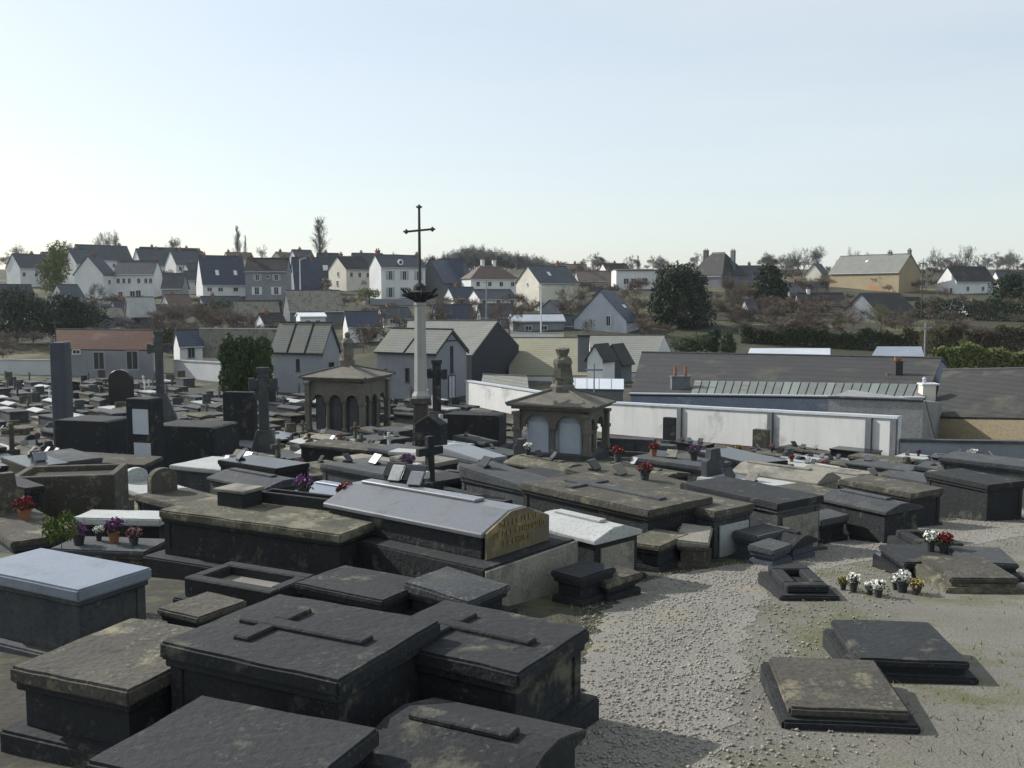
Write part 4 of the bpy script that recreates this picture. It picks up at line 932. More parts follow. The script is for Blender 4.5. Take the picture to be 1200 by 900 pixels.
T38 = tomb_px('low dark slab grave before the corner of the lichen-covered tomb', (350, 682), (448, 702), .35, .8, 'flat', 'dark_stone', 'dark_stone')  # also added to darken the shadowed strip before the large tomb
T39 = tomb_px('low dark sloping grave below the gilded tomb plinth', (478, 688), (548, 704), .35, .7, 'sloped', 'dark_stone', 'concrete')
T46 = tomb_px('low dark slab grave right of the pale blue slab', (190, 712), (232, 722), .3, .6, 'flat', 'dark_stone', 'weathered_stone')
# bottom of the frame
T40 = tomb_px('dark stone tomb at the bottom left below the pale blue slab', (20, 780), (150, 806), .6, 1.1, 'flat', 'dark_stone', 'weathered_stone', plinth=.15)
T41 = tomb_px('dark box tomb at the bottom centre left below the lichen-covered tomb', (195, 752), (395, 794), .8, 1.2, 'flat', 'dark_stone', 'dark_stone', plinth=.2, step=.15)
T42 = tomb_px('brown weathered tomb at the bottom centre beside the path', (432, 746), (605, 786), .7, 1.0, 'flat', 'dark_stone', 'dark_stone', plinth=.15)
T43 = tomb_px('low dark tomb at the bottom edge left of the path', (420, 868), (600, 912), .5, .9, 'pitched', 'dark_stone', 'dark_stone')
T44 = tomb_px('black granite tomb at the bottom edge left of centre', (110, 890), (330, 940), .55, .9, 'flat', 'black_granite', 'dark_stone')

for t_ in (T41, T42, T12):
    L_, W_, h_ = [(q_[1], q_[2], q_[3]) for q_ in HAND if q_[0] is t_][0]
    q = MB(); q.box(L_ * .12, L_ * .88, W_ * .44, W_ * .56, h_ - .02, h_ + .035); q.box(L_ * .26, L_ * .26 + W_ * .12, W_ * .2, W_ * .44, h_ - .02, h_ + .034); q.box(L_ * .26, L_ * .26 + W_ * .12, W_ * .56, W_ * .8, h_ - .02, h_ + .034)
    q.build('relief_cross', 'dark_stone' if t_ is not T12 else 'concrete', t_, bevel=.012)
for i_, (A_, B_, h_, w_, kd_, m_, t_) in enumerate((((650, 668), (680, 676), .5, .5, 'flat', 'dark_stone', 'dark_stone'), ((690, 676), (712, 682), .35, .5, 'sloped', 'dark_stone', 'weathered_stone'), ((862, 622), (888, 628), .55, .7, 'flat', 'blue_stone', 'concrete'),
        ((880, 640), (905, 645), .35, .45, 'sloped', 'blue_stone', 'concrete'), ((905, 626), (930, 631), .5, .5, 'pitched', 'blue_stone', 'dark_stone'), ((940, 604), (962, 609), .6, .6, 'sloped', 'dark_stone', 'concrete'), ((1000, 600), (1030, 607), .55, .8, 'kerb', 'limestone', 'limestone'))):
    sm_ = tomb_px(['low dark block beside the gilded tomb plinth near the path', 'small dark sloping footstone at the bottom of the tomb row', 'blue-grey block grave against the dark-roofed path tomb', 'low sloping blue-grey footstone edging the path', 'small dark pitched grave edging the path right of the dark-roofed tomb', 'small dark sloping grave edging the path further right', 'open cream kerb grave edging the path at right'][i_], A_, B_, h_ * .75, w_ * 1.2, kd_, m_, t_, step=.03, plinth=.05)
for lab_, A_, B_, h_, w_, kd_, m_, t_ in (('rough dark tomb right of the long dark-roofed tomb by the path', (902, 570), (966, 585), .75, .9, 'flat', 'dark_stone', 'weathered_stone'), ('flat pale-ridged tomb with dark side in the middle of the path row', (962, 577), (1038, 593), .75, .95, 'pitched', 'dark_stone', 'concrete'),
        ('brown flat tomb behind the pale-ridged tomb in the path row', (985, 562), (1068, 578), .8, 1.0, 'flat', 'dark_stone', 'weathered_stone'), ('grey slab tomb further along the path row near the low wall', (1035, 556), (1108, 570), .75, 1.0, 'flat', 'dark_stone', 'concrete'),
        ('dark box tomb at the right edge of the path row', (1085, 553), (1158, 568), .9, 1.1, 'flat', 'dark_stone', 'dark_stone'), ('low brown slab tomb in front of the white wall end', (930, 556), (1000, 566), .5, 1.0, 'flat', 'dark_stone', 'limestone'),
        ('low grey slab tomb right of the black box tomb', (880, 556), (940, 566), .5, .9, 'flat', 'dark_stone', 'concrete')):
    tomb_px(lab_, A_, B_, h_, w_, kd_, m_, t_, step=.04)
# ---- upright monuments
def stone_cross(label, px, d, ytop, w_px, m, base_px=42, yaw=0.):
    g = PG(px, d); h = P(px, ytop, d).z - g.z; s = d / F
    o = thing('stone_cross', label, 'cross', g, yaw)
    aw = w_px * s; t = aw * .38; b = base_px * s
    MB().frustum(-b / 2, b / 2, -b * .35, b * .35, -.5, -b * .36, b * .36, -b * .3, b * .3, h * .22).build('pedestal', 'concrete', o, bevel=.03)
    MB().frustum(-b * .34, b * .34, -b * .28, b * .28, h * .22, -t * .75, t * .75, -t * .5, t * .5, h * .42).build('base', m, o, bevel=.02)
    q = MB(); q.box(-t / 2, t / 2, -t * .3, t * .3, h * .42, h); z = h * .80
    q.box(-aw / 2, -t / 2, -t * .29, t * .29, z, z + t); q.box(t / 2, aw / 2, -t * .29, t * .29, z, z + t)
    q.box(-aw / 2 - .05, -aw / 2 + .16, -t * .34, t * .34, z - .06, z + t + .06); q.box(aw / 2 - .16, aw / 2 + .05, -t * .34, t * .34, z - .06, z + t + .06); q.box(-t / 2 - .06, t / 2 + .06, -t * .34, t * .34, h - .2, h + .02)
    q.build('cross', m, o, bevel=.02); occ(g, 1.3); return o
stone_cross('large grey stone cross in front of the clipped dark conifers', 306, 38, 431, 30, 'concrete', 44, .1)
stone_cross('dark weathered stone cross beside the calvary column', 511, 54, 422, 24, 'dark_stone', 40, -.5)
stone_cross('grey stone cross with spreading foot in front of the red tiled building', 184, 60, 388, 24, 'concrete', 46, .3)
def stele(label, px, d, ytop, w_px, m, kind='flat', yaw=0., th=.35, plaques=(), name='stele'):
    g = PG(px, d); h = P(px, ytop, d).z - g.z; w_ = w_px * d / F
    o = thing(name, label, 'monument', g, yaw)
    MB().box(-w_ * .62, w_ * .62, -th * .8, th * .8, -.6, .35).build('plinth', 'concrete', o, bevel=.03)
    MB().prism([(u, z + .35) for u, z in headstone_poly(w_, h - .35, kind)], -th / 2, th / 2, 'y').build('shaft', m, o, bevel=.02)
    for (f0, f1, y0, y1, pm) in plaques:
        za, zb_ = P(px, y1, d).z - g.z, P(px, y0, d).z - g.z
        MB().box(-w_ / 2 + w_ * f0, -w_ / 2 + w_ * f1, -th / 2 - .03, -th / 2 + .01, za, zb_).build('plaque', pm, o)
    occ(g, w_ * .8 + .4); return o
stele('dark square pillar carrying two white marble plaques at the left', 165, 33, 466, 34, 'dark_stone', 'flat', -.35, .7, [(.3, .95, 478, 507, 'marble'), (.32, 1.0, 517, 538, 'marble')], 'plaque_pillar')
stele('tall blue-grey square stele at the left edge', 68, 44, 401, 17, 'blue_stone', 'flat', .1, .8)
stele('dark fluted pillar monument below the dark weathered cross', 504, 43, 486, 34, 'dark_stone', 'peak', -.4, .7)
stele('slender grey pillar stele right of the arched tomb chapel', 783, 37, 521, 24, 'concrete', 'flat', -.4, .5, [(.15, .7, 527, 536, 'marble'), (.15, .7, 541, 545, 'marble')])
stele('squat dark headstone against the white wall near its first pier', 787, 55, 489, 15, 'dark_stone', 'flat', -.6, .3)
stele('stone headstone against the white wall near its second pier', 896, 51, 503, 19, 'weathered_stone', 'flat', -.6, .35)
stele('dark headstone slab left of the arched tomb chapel', 611, 41, 514, 17, 'concrete', 'shoulder', -.5, .3)
stele('large dark slab monument below the red tiled building', 138, 78, 433, 30, 'black_granite', 'round', -.2, .4)
stele('wide dark headstone left of the large grey stone cross', 278, 46, 459, 40, 'dark_stone', 'flat', -.2, .35)
stele('long dark box vault right of the plaque pillar', 224, 36, 496, 84, 'dark_stone', 'flat', -.25, 1.7, name='vault')
stele('dark box vault left of the plaque pillar', 104, 38, 490, 70, 'dark_stone', 'flat', -.25, 1.6, name='vault')
stele('low block vault between the column and the arched tomb chapel', 556, 53, 484, 68, 'dark_stone', 'flat', -.25, 1.6, name='vault')
stele('low grey memorial wall right of the arched tomb chapel', 740, 50, 513, 60, 'concrete', 'flat', -.35, .8, name='memorial_wall')

# ---- the rows of ordinary tombs
Pa_, Pb_ = hit(790, 674), hit(1140, 607); bx = (Pb_ - Pa_); bx.z = 0; bx.normalize(); ax = Vector((bx.y, -bx.x, 0)); YAW = math.atan2(ax.y, ax.x); print('yaw', math.degrees(YAW), Pa_, Pb_)
def ymax(x): return float(np.interp(x, [-60, -34, -30, -14, -4, 6.2, 19.6, 60], [106, 104, 92, 86, 80, 60.5, 47, 46]))
PROTO = {}
KINDS = [('flat', 'flat slab tomb', .42), ('pitched', 'pitched-roof tomb', .14), ('sloped', 'sloping slab tomb', .14), ('head', 'headstone tomb', .09), ('cross', 'cross-topped tomb', .06), ('kerb', 'kerbed grave', .10)]
STONES = [('weathered_stone', 'brown stone', .26), ('concrete', 'grey concrete', .30), ('dark_stone', 'dark stone', .22), ('grey_granite', 'grey granite', .05), ('black_granite', 'black granite', .08), ('limestone', 'cream limestone', .06)]
TOPS = {'weathered_stone': ['weathered_stone', 'mossy_stone', 'limestone'], 'concrete': ['concrete', 'weathered_stone', 'pale_slab'], 'dark_stone': ['dark_stone', 'weathered_stone', 'concrete'], 'grey_granite': ['grey_granite', 'grey_granite', 'pale_slab'], 'black_granite': ['black_granite', 'grey_granite'], 'limestone': ['limestone', 'pale_slab']}  # tops mostly paler than bodies: sunlit against shaded tone put into the stone
rg = random.Random(11)
def pick(t):
    r = rg.random() * sum(k[2] for k in t); 
    for k in t:
        r -= k[2]
        if r <= 0: return k
    return t[-1]
def proto(kind, st, var):
    key = (kind, st, var)
    if key in PROTO: return PROTO[key]
    o = bpy.data.objects.new('tomb', None)
    r = random.Random(hash(kind) % 1000 if False else len(PROTO) * 17 + 5)
    L = r.uniform(2.0, 2.45); W = r.uniform(.95, 1.25)
    H = {'flat': r.uniform(.55, 1.2), 'pitched': r.uniform(.7, 1.3), 'sloped': r.uniform(.6, 1.1), 'head': r.uniform(.4, .8), 'cross': r.uniform(.5, .9), 'kerb': r.uniform(.4, .7)}[kind]
    top = TOPS[st][var % len(TOPS[st])]
    kk = 'flat' if kind in ('head', 'cross') else kind
    col.objects.link(o)
    tomb_parts(o, L, W, H, kk, st, top, rnd=r, plinth=r.uniform(.1, .25), step=r.uniform(.05, .14), ridge_h=r.uniform(.14, .24),
               hs=(r.choice(['round', 'peak', 'shoulder', 'flat']), r.uniform(.6, 1.0), r.uniform(.55, .85)) if kind == 'head' else None, crossm=r.uniform(.8, 1.4) if kind == 'cross' else None)
    PROTO[key] = (o, L, W, H); return PROTO[key]
used = set(); ROWS = []
def place(key, loc, yaw):
    o, L, W, H = proto(*key)
    if key in used:
        c = o.copy(); col.objects.link(c)
        for ch_ in o.children:
            d = ch_.copy(); col.objects.link(d); d.parent = c
            for g in ch_.children: e = g.copy(); col.objects.link(e); e.parent = d
    else: c = o; used.add(key)
    c.name = 'tomb'; c.location = loc; c.rotation_euler = (rg.gauss(0, .012), rg.gauss(0, .012), yaw)
    return c, L, W, H
def overlaps(p, r):
    return any((p.x - a) ** 2 + (p.y - b) ** 2 < (r + q) ** 2 for a, b, q in OCC)
O0 = Vector((Pa_.x, Pa_.y, 0)) - ax * .25
CAND = []
for k in range(42):
    perp = 2.45 + k * 2.7 + (k // 2) * .5
    v = -6 + rg.random() - (40 if k > 20 else 0)
    while v < 150:
        base = O0 + bx * v - ax * perp
        far = base.y
        v += rg.uniform(1.4, 1.7) if far < 60 else rg.uniform(1.6, 2.2)
        if k == 0 and base.y < 6: continue
        if base.y < 11 or base.y > 112: continue
        c0 = base + ax * 1.15 + bx * .55
        if c0.y > ymax(c0.x) - 1.5: continue
        if edge_l(c0.y) < c0.x + .9 and c0.y < 26: continue
        px, py = project((c0.x, c0.y, terr(c0.y) + .5))
        if not (-40 < px < 1240) or py > 900: continue
        if overlaps(c0, .75): continue
        if rg.random() < (.03 if far < 60 else .08): continue
        CAND.append((c0.y, k, base, c0, px)); occ(c0, .7)
CAND.sort(key=lambda q: q[0])
NIND = 300 - len(HAND)
for (cy_, k, base, c0, px) in CAND[:NIND]:
    kd = pick(KINDS); st = pick(STONES)
    lowr = .5 if (px > 560 and c0.y > 27) else (.75 if c0.y > 50 else 1.)
    tmb, L, W, H = place((kd[0], st[0], 0 if rg.random() < .45 else 1 if rg.random() < .75 else 2), Vector((base.x, base.y, terr(c0.y) - .05)), YAW + rg.gauss(0, .04))
    tmb.scale = (1, 1, lowr); H *= lowr
    ROWS.append([tmb, kd, st, px, c0.y, L, W, H, k, c0.x])
# the rows farther away, past the three hundred nearest tombs, as one mass
fm_ = MB(); fidx = []
for (cy_, k, base, c0, px) in CAND[NIND:]:
    L, W, H = rg.uniform(2., 2.4), rg.uniform(.9, 1.2), rg.uniform(.3, .95); one = MB(); ri = rg.choice([0, 0, 1, 1, 2]); ti = rg.choice([0, 0, 1, 1, 2, 2, 3])
    one.box(-.06, L + .06, -.06, W + .06, -.6, .12); one.box(0, L, 0, W, .12, H - .1); nb = len(one.f)
    if rg.random() < .3: one.prism([(-.05, H - .1), (W + .05, H - .1), (W + .05, H - .05), (W * .5, H + .1), (-.05, H - .05)], -.05, L + .05, 'x')
    else: one.box(-.05, L + .05, -.05, W + .05, H - .1, H)
    if rg.random() < .25: cross_mesh(one, .15, W / 2, H, rg.uniform(.6, 1.2), .5, .12)
    elif rg.random() < .3: one.box(0, .15, W * .15, W * .85, H, H + rg.uniform(.4, .9))
    mt = Matrix.Rotation(YAW + rg.gauss(0, .05), 3, 'Z'); bs_ = Vector((base.x, base.y, terr(c0.y) - .05))
    fidx += [ri] * nb + [ti] * (len(one.f) - nb); fm_.add([mt @ Vector(v_) + bs_ for v_ in one.v], one.f)
if fm_.v:
    me = bpy.data.meshes.new('far_tombs'); me.from_pydata(fm_.v, [], fm_.f)
    for mn in ('dark_stone', 'concrete', 'weathered_stone', 'pale_slab'): me.materials.append(M[mn])
    me.polygons.foreach_set('material_index', fidx); me.update()
    tag(ob('far_tombs', me), 'crowded small tombs in the farthest rows before the red tiled building', 'tombs', kind='stuff')
print('cand', len(CAND), 'hand', len(HAND))
# right of the wall's end and right side ground: a few slabs beyond the path
for i in range(14):
    y = rg.uniform(16, 40); x = edge_r(y) + rg.uniform(1.2, 7); c0 = Vector((x, y, 0)); px, py = project((x, y, terr(y)))
    if px > 1240 or overlaps(c0, 1.1) or c0.y > ymax(x) - 3: continue
    kd = rg.choice([KINDS[0], KINDS[5], KINDS[3]]); st = pick(STONES)
    base = c0 - ax * 1.1 - bx * .5
    tmb, L, W, H = place((kd[0], st[0], 0), Vector((base.x, base.y, terr(y) - .05)), YAW); ROWS.append([tmb, kd, st, px, y, L, W, H, 99, x]); occ(c0, 1.0)
for key, (o, *_r) in PROTO.items():
    pass
LAND = [('the red tiled building', 120, 110), ('the plaque pillar', 165, 33), ('the clipped dark conifers', 292, 78), ('the large stone cross', 306, 38), ('the three-panel chapel', 355, 90),
        ('the columned tomb chapel', 408, 62), ('the calvary column', 492, 50), ('the arched tomb chapel', 655, 47), ('the slender pillar stele', 783, 37), ('the black box tomb', 850, 46),
        ('the tall blue-grey stele', 67, 44), ('the dark-roofed path tomb', 870, 18), ('the white wall end', 1050, 50), ('the lichen-covered tomb', 320, 10), ('the gilded tomb', 500, 10), ('the pale-topped tomb', 270, 25)]
ORD = ['nearest', 'second nearest', 'third nearest', 'fourth nearest', 'fifth nearest', 'sixth nearest', 'seventh nearest', 'eighth nearest', 'ninth nearest', 'tenth nearest']
bk = {}
for r in ROWS:
    px, y = r[3], r[4]
    best = min(LAND, key=lambda l: ((l[1] - px) / 60.) ** 2 + (math.log(l[2] / y) * 2.2) ** 2)
    dx = px - best[1]; dy = y - best[2]
    if abs(dx) > 26 + (20 if abs(dy) < 6 else 0): rel = 'left of' if dx < 0 else 'right of'
    else: rel = 'in front of' if dy < 0 else 'behind'
    if r[8] == 0 and y < 30: rel, best = 'in the row edging', ('the gravel path',)
    if r[8] == 99: rel, best = 'beyond', ('the gravel path',)
    bk.setdefault((r[2][1], r[1][1], rel, best[0]), []).append(r)
for (st, kd, rel, lm), rs_ in bk.items():
    rs_.sort(key=lambda r: r[4])
    for i, r in enumerate(rs_):
        r[0]['label'] = f'{st} {kd} {rel} {lm}' if len(rs_) == 1 else f'{st} {kd}, {ORD[min(i, 9)]} of those {rel} {lm}'
        r[0]['category'] = 'tomb'; r[0]['group'] = 'tombs in rows across the cemetery'

# ------------------------------------------------------------------ flowers, pots and plaques on the tombs
def flower_mesh(rnd, petal, n=26, r=.16, h=.22):
    V, Fc = leaf_cloud([(0, 0, h, r, r, r * .75)], n * 5, .035, rnd.randrange(9999), .9); return V, Fc
POT = {}
def pot(petal, potm, var):
    key = (petal, potm, var)
    if key not in POT:
        r = random.Random(var * 31 + len(POT)); rad = r.uniform(.1, .15); hh = r.uniform(.16, .24)
        a = MB().lathe([(rad * .7, -.03), (rad * .75, 0), (rad, hh), (rad * 1.12, hh), (rad * 1.12, hh + .03), (rad * .9, hh + .03)], 10).mesh('vessel', potm)
        V, Fc = leaf_cloud([(0, 0, hh + .12, rad * 1.5, rad * 1.5, .13)], 160, .045, var + 5, .7)
        V2, F2 = leaf_cloud([(0, 0, hh + .17, rad * 1.6, rad * 1.6, .14)], 150, .04, var + 50, 1.1)
        POT[key] = (a, fast_mesh('foliage', V, Fc, 'hedge'), fast_mesh('blooms', V2, F2, petal))
    return POT[key]
def flower_pot(label, loc, petal, potm='terracotta', var=0, scale=1., group=None):
    a, b, c = pot(petal, potm, var); o = thing('flower_pot', label, 'flower pot', loc, random.random() * 6, group); o.scale = (scale,) * 3
    ob('vessel', a, o); ob('foliage', b, o); ob('blooms', c, o); return o
PL = {}
def plaque(label, loc, yaw, m, var, group=None):
    if (m, var) not in PL:
        r = random.Random(var); w_ = r.uniform(.16, .34); h_ = r.uniform(.11, .2)
        PL[(m, var)] = (MB().prism([(-.09, -.02), (.14, -.02), (.1, .05), (-.05, .05)], -w_ * .35, w_ * .35, 'x').mesh('stand', 'dark_stone'),
                        MB().prism([(-.07, .04), (-.035, .04), (-.03 + h_ * .9, .04 + h_), (-.065 + h_ * .9, .04 + h_)], -w_ / 2, w_ / 2, 'x').mesh('tablet', m, bevel=.008))
    a, b = PL[(m, var)]; o = thing('memorial_plaque', label, 'plaque', loc, yaw, group); ob('stand', a, o); ob('tablet', b, o); return o
cn = {'red_petal': 'red', 'white_petal': 'white', 'pink_petal': 'pink', 'yellow_petal': 'yellow', 'purple_petal': 'purple'}
flower_pot('pot of red flowers on the far edge of the lichen-covered tomb', on(T5, .72, .95), 'red_petal', 'pot_dark', 1, .75)
flower_pot('pot of dark red and white flowers behind the lichen-covered tomb plaques', on(T5, .42, 1.1), 'purple_petal', 'pot_dark', 2, .7)
def box_planter(label, loc, yaw, L, W, H, m):
    o = thing('stone_planter', label, 'planter', loc, yaw)
    q = MB(); t = .05; q.box(0, L, 0, t, -.02, H); q.box(0, L, W - t, W, -.02, H); q.box(0, t, t, W - t, -.02, H); q.box(L - t, L, t, W - t, -.02, H); q.build('trough', m, o, bevel=.008)
    MB().box(t, L - t, t, W - t, -.01, H - .05).build('earth', 'soil', o); return o
(_q, L5, W5, H5, y5, a5) = HAND[0]
box_planter('long dark stone planter lying along the back of the lichen-covered tomb', on(T5, .3, .72), y5, 1.25, .28, .16, 'dark_stone')
bk_ = thing('memorial_book', 'stacked grey stone memorial block on the lichen-covered tomb\'s left end', 'memorial', on(T5, .16, .4), y5)
MB().box(0, .5, 0, .4, -.02, .2).build('block', 'dark_stone', bk_, bevel=.02); MB().box(-.03, .52, -.03, .42, .2, .25).build('cap', 'limestone', bk_, bevel=.01)
for i, (fx, pm, pt) in enumerate(((.2, 'purple_petal', 'pot_dark'), (.31, 'white_petal', 'pot_dark'), (.52, 'purple_petal', 'terracotta'), (.78, 'pink_petal', 'concrete'))):
    flower_pot(f'pot of {cn[pm]} flowers, {["first", "second", "third", "fourth", "fifth"][i]} from the left on the stone ledge grave', on(T2b, fx, .3 + .13 * (i * 7 % 4)), pm, pt, i + 3, (.62, .45, .7, .5)[i])
for i, (fx, fy, m_) in enumerate(((.12, .75, 'black_granite'), (.2, .6, 'pale_slab'), (.28, .7, 'black_granite'), (.36, .55, 'grey_granite'))):
    plaque(f'{["black", "white", "small black", "grey"][i]} memorial plaque at the far end of the gilded tomb roof', on(T10, fx, fy, .03), y10 + .3, m_, i)
fx_ = (.3, .6); 
for i, (fx, fy, m_) in enumerate(((.35, .5, 'grey_granite'), (.55, .6, 'black_granite'))):
    plaque(f'{["grey", "black"][i]} memorial plaque on the pale stone-topped wide tomb', on(T6, fx, fy), R(-30), m_, i + 1)
# dark pots of flowers between the gilded tomb and the white ridged tomb
gp = hit(650, 642); 
for i, (px, py, pm) in enumerate(((648, 640, 'white_petal'), (660, 650, 'purple_petal'), (668, 636, 'pink_petal'))):
    flower_pot(f'tall pot of {cn[pm]} flowers between the gilded tomb and the white ridged tomb', hit(px, py + 24) + Vector((0, 0, .0)), pm, 'pot_dark', i, 1.1)
for i, (px, py, pm) in enumerate(((470, 655, 'white_petal'), (485, 660, 'red_petal'), (497, 662, 'pink_petal'))):
    flower_pot(f'pot of {cn[pm]} flowers in the dark beside the gilded tomb base', hit(px, py + 34), pm, 'pot_dark', i + 2, .8)
flower_pot('pot of white flowers standing in the recess beside the path', hit(802, 655), 'white_petal', 'pot_dark', 1, 1.0)
# white bouquet lower right
for i, px in enumerate((988, 1000, 1019, 1029, 1049, 1057, 1074)):
    flower_pot(f'pot of {"white" if i % 6 else "yellow"} flowers, {ORD[i].replace("nearest", "").strip() or "first"} from the left in the bright row at the lower right', hit(px, 692 + (i * 5 % 4) * 3), 'white_petal' if i % 6 else 'yellow_petal', 'pot_dark', i, (.36, .5, .34, .45, .36, .52, .4)[i])
for i, (fx, fy, pm) in enumerate(((.75, .6, 'white_petal'), (.95, .5, 'red_petal'))):
    flower_pot(f'pot of {cn[pm]} flowers on the thin dark slab right of the path', on(T30, fx, fy), pm, 'pot_dark', i + 4, .6)
# offerings on the ordinary tombs nearest the camera
ROWS.sort(key=lambda r: r[4]); npot = 0
for r in ROWS:
    if r[1][0] == 'kerb' or npot > 170: continue
    o, kd, st, px, y, L, W, H = r[:8]
    if rg.random() > .6: continue
    pal = rg.sample(list(cn), 3); sts = rg.sample(['limestone', 'grey_granite', 'black_granite', 'concrete'], 3)
    for j in range(rg.choice([1, 1, 2, 3])):
        f = .12 + .25 * j + rg.random() * .1; sl = min(.18, .08 * L) * (1 - f) if kd[0] == 'sloped' else 0
        if kd[0] in ('head', 'cross'): f += .14
        sl *= o.scale[2]
        z = H + sl - (.02 if kd[0] == 'pitched' else 0) + (.045 if kd[0] == 'pitched' else 0)
        loc = Vector(o.location) + Matrix.Rotation(o.rotation_euler.z, 3, 'Z') @ Vector((L * f, W * (.5 if kd[0] == 'pitched' else rg.uniform(.3, .7)), z))
        base_l = o['label']; npot += 1
        short = base_l.split(',')[0]
        loc_l = base_l.replace(' of those', '').replace('the ', '').replace(' a ', ' ').replace(',', '')
        if rg.random() < .22:
            pm = pal[j]; lab = f'{cn[pm]} flowers on ' + loc_l
            flower_pot(lab, loc, pm, rg.choice(['pot_dark', 'terracotta', 'concrete']), rg.randrange(4), rg.uniform(.6, .9), 'offerings on the tombs')
        else:
            m_ = sts[j]; cname = {'limestone': 'cream', 'grey_granite': 'grey', 'black_granite': 'black', 'concrete': 'dull'}[m_]
            plaque(f'{cname} plaque on ' + loc_l, loc, o.rotation_euler.z + R(90) * rg.choice([0, 1]) + rg.gauss(0, .2), m_, rg.randrange(4), 'offerings on the tombs')

# ------------------------------------------------------------------ vegetation
leaf_tree('large dark round evergreen tree right of the centre', 797, 168, 306, 404, [(-.06, 0, .5, .33, .3, .36), (.12, -.04, .42, .28, .3, .34), (-.05, 0, .78, .22, .22, .2), (.1, .05, .72, .2, .2, .2), (0, 0, .25, .34, .3, .22), (-.22, 0, .55, .14, .2, .22)], 14000, .34, 'evergreen', 5, trunk_r=.45)
leaf_tree('dark conical evergreen behind brown shrubs right of the big evergreen', 902, 196, 309, 366, [(0, 0, .3, .36, .3, .3), (-.03, 0, .6, .3, .26, .3), (-.05, 0, .84, .18, .18, .16), (.12, 0, .45, .25, .2, .25)], 6500, .34, 'evergreen', 6, trunk_r=.35)
leaf_tree('clipped dark green conifers forming a tall block left of the three-panel chapel', 279, 78, 393, 463, [(-.14, 0, .35, .15, .2, .4), (-.13, 0, .72, .14, .2, .26), (.12, 0, .38, .17, .2, .42), (.12, .05, .75, .15, .2, .25), (0, -.05, .5, .2, .2, .42)], 9000, .16, 'thuja', 7, 'clipped_conifer', up=.5)
leaf_tree('clipped dark conifer column on the right of the conifer block', 308, 78, 395, 463, [(0, 0, .35, .16, .18, .38), (0, 0, .72, .15, .18, .26)], 5500, .16, 'thuja', 17, 'clipped_conifer', up=.5)
leaf_tree('dark shrub mass at the left edge above the red tiled building', 82, 150, 345, 392, [(-.3, 0, .45, .7, .4, .5), (.35, 0, .4, .6, .4, .42), (0, 0, .7, .4, .3, .3)], 6000, .26, 'evergreen', 8, 'evergreen_shrub', 'shrub')
leaf_tree('dark shrub mass beyond the left edge', 20, 150, 335, 392, [(-.3, 0, .45, .7, .4, .5), (.35, 0, .4, .6, .4, .42), (0, 0, .7, .4, .3, .3)], 6000, .26, 'evergreen', 9, 'evergreen_shrub', 'shrub')
leaf_tree('yellow-green tree at the far left edge of the hill', 66, 215, 283, 350, [(0, 0, .55, .24, .2, .38), (.08, 0, .75, .16, .2, .22), (-.1, 0, .4, .2, .2, .3)], 4500, .3, 'yellow_green', 10, 'leafy_tree')
leaf_tree('small dark conifer in front of the zinc shed', 838, 140, 386, 412, [(0, 0, .35, .4, .3, .35), (0, 0, .7, .25, .2, .3)], 1800, .2, 'evergreen', 11, 'small_conifer', up=.4)
leaf_tree('small pale green conifer in front of the zinc shed', 852, 135, 388, 416, [(0, 0, .35, .38, .3, .35), (0, 0, .7, .22, .2, .3)], 1800, .2, 'evergreen_light', 12, 'small_conifer', up=.4)
leaf_tree('low green bush at the foot of the big evergreen', 815, 140, 389, 414, [(-.5, 0, .4, .6, .4, .4), (.4, 0, .45, .6, .4, .42)], 2500, .2, 'evergreen_light', 13, 'bush', 'shrub')
leaf_tree('green bush below the grey shuttered house', 250, 178, 350, 372, [(-.5, 0, .4, .7, .4, .4), (.5, 0, .5, .6, .4, .45)], 2500, .2, 'evergreen_light', 14, 'bush', 'shrub')
leaf_tree('dark bush between the garage and the grey shuttered house', 338, 172, 347, 368, [(-.2, 0, .4, .5, .4, .45), (.4, 0, .35, .5, .4, .4)], 2000, .2, 'evergreen', 15, 'bush', 'shrub')
leaf_tree('yellowish bush below the conical evergreen', 930, 182, 354, 374, [(-.4, 0, .4, .6, .4, .45), (.4, 0, .4, .5, .4, .4)], 2000, .2, 'yellow_green', 16, 'bush', 'shrub')
leaf_tree('yellow lit bush on the mansion terrace left of the column', 433, 196, 336, 349, [(-.4, 0, .4, .7, .4, .5), (.4, 0, .4, .6, .4, .4)], 1200, .18, 'yellow_green', 18, 'bush', 'shrub')
leaf_tree('evergreen tree right of the sunlit edge house', 1180, 190, 318, 372, [(0, 0, .5, .35, .3, .4), (.1, 0, .75, .22, .2, .24)], 4500, .3, 'evergreen', 19)
leaf_tree('lime green plant at the lower left edge', 72, 11.5, 600, 634, [(-.3, 0, .45, .28, .3, .4), (.2, 0, .5, .35, .3, .45)], 420, .045, 'lime_leaf', 20, 'leafy_plant', 'plant', .01, 3, up=.5, aspect=.4)
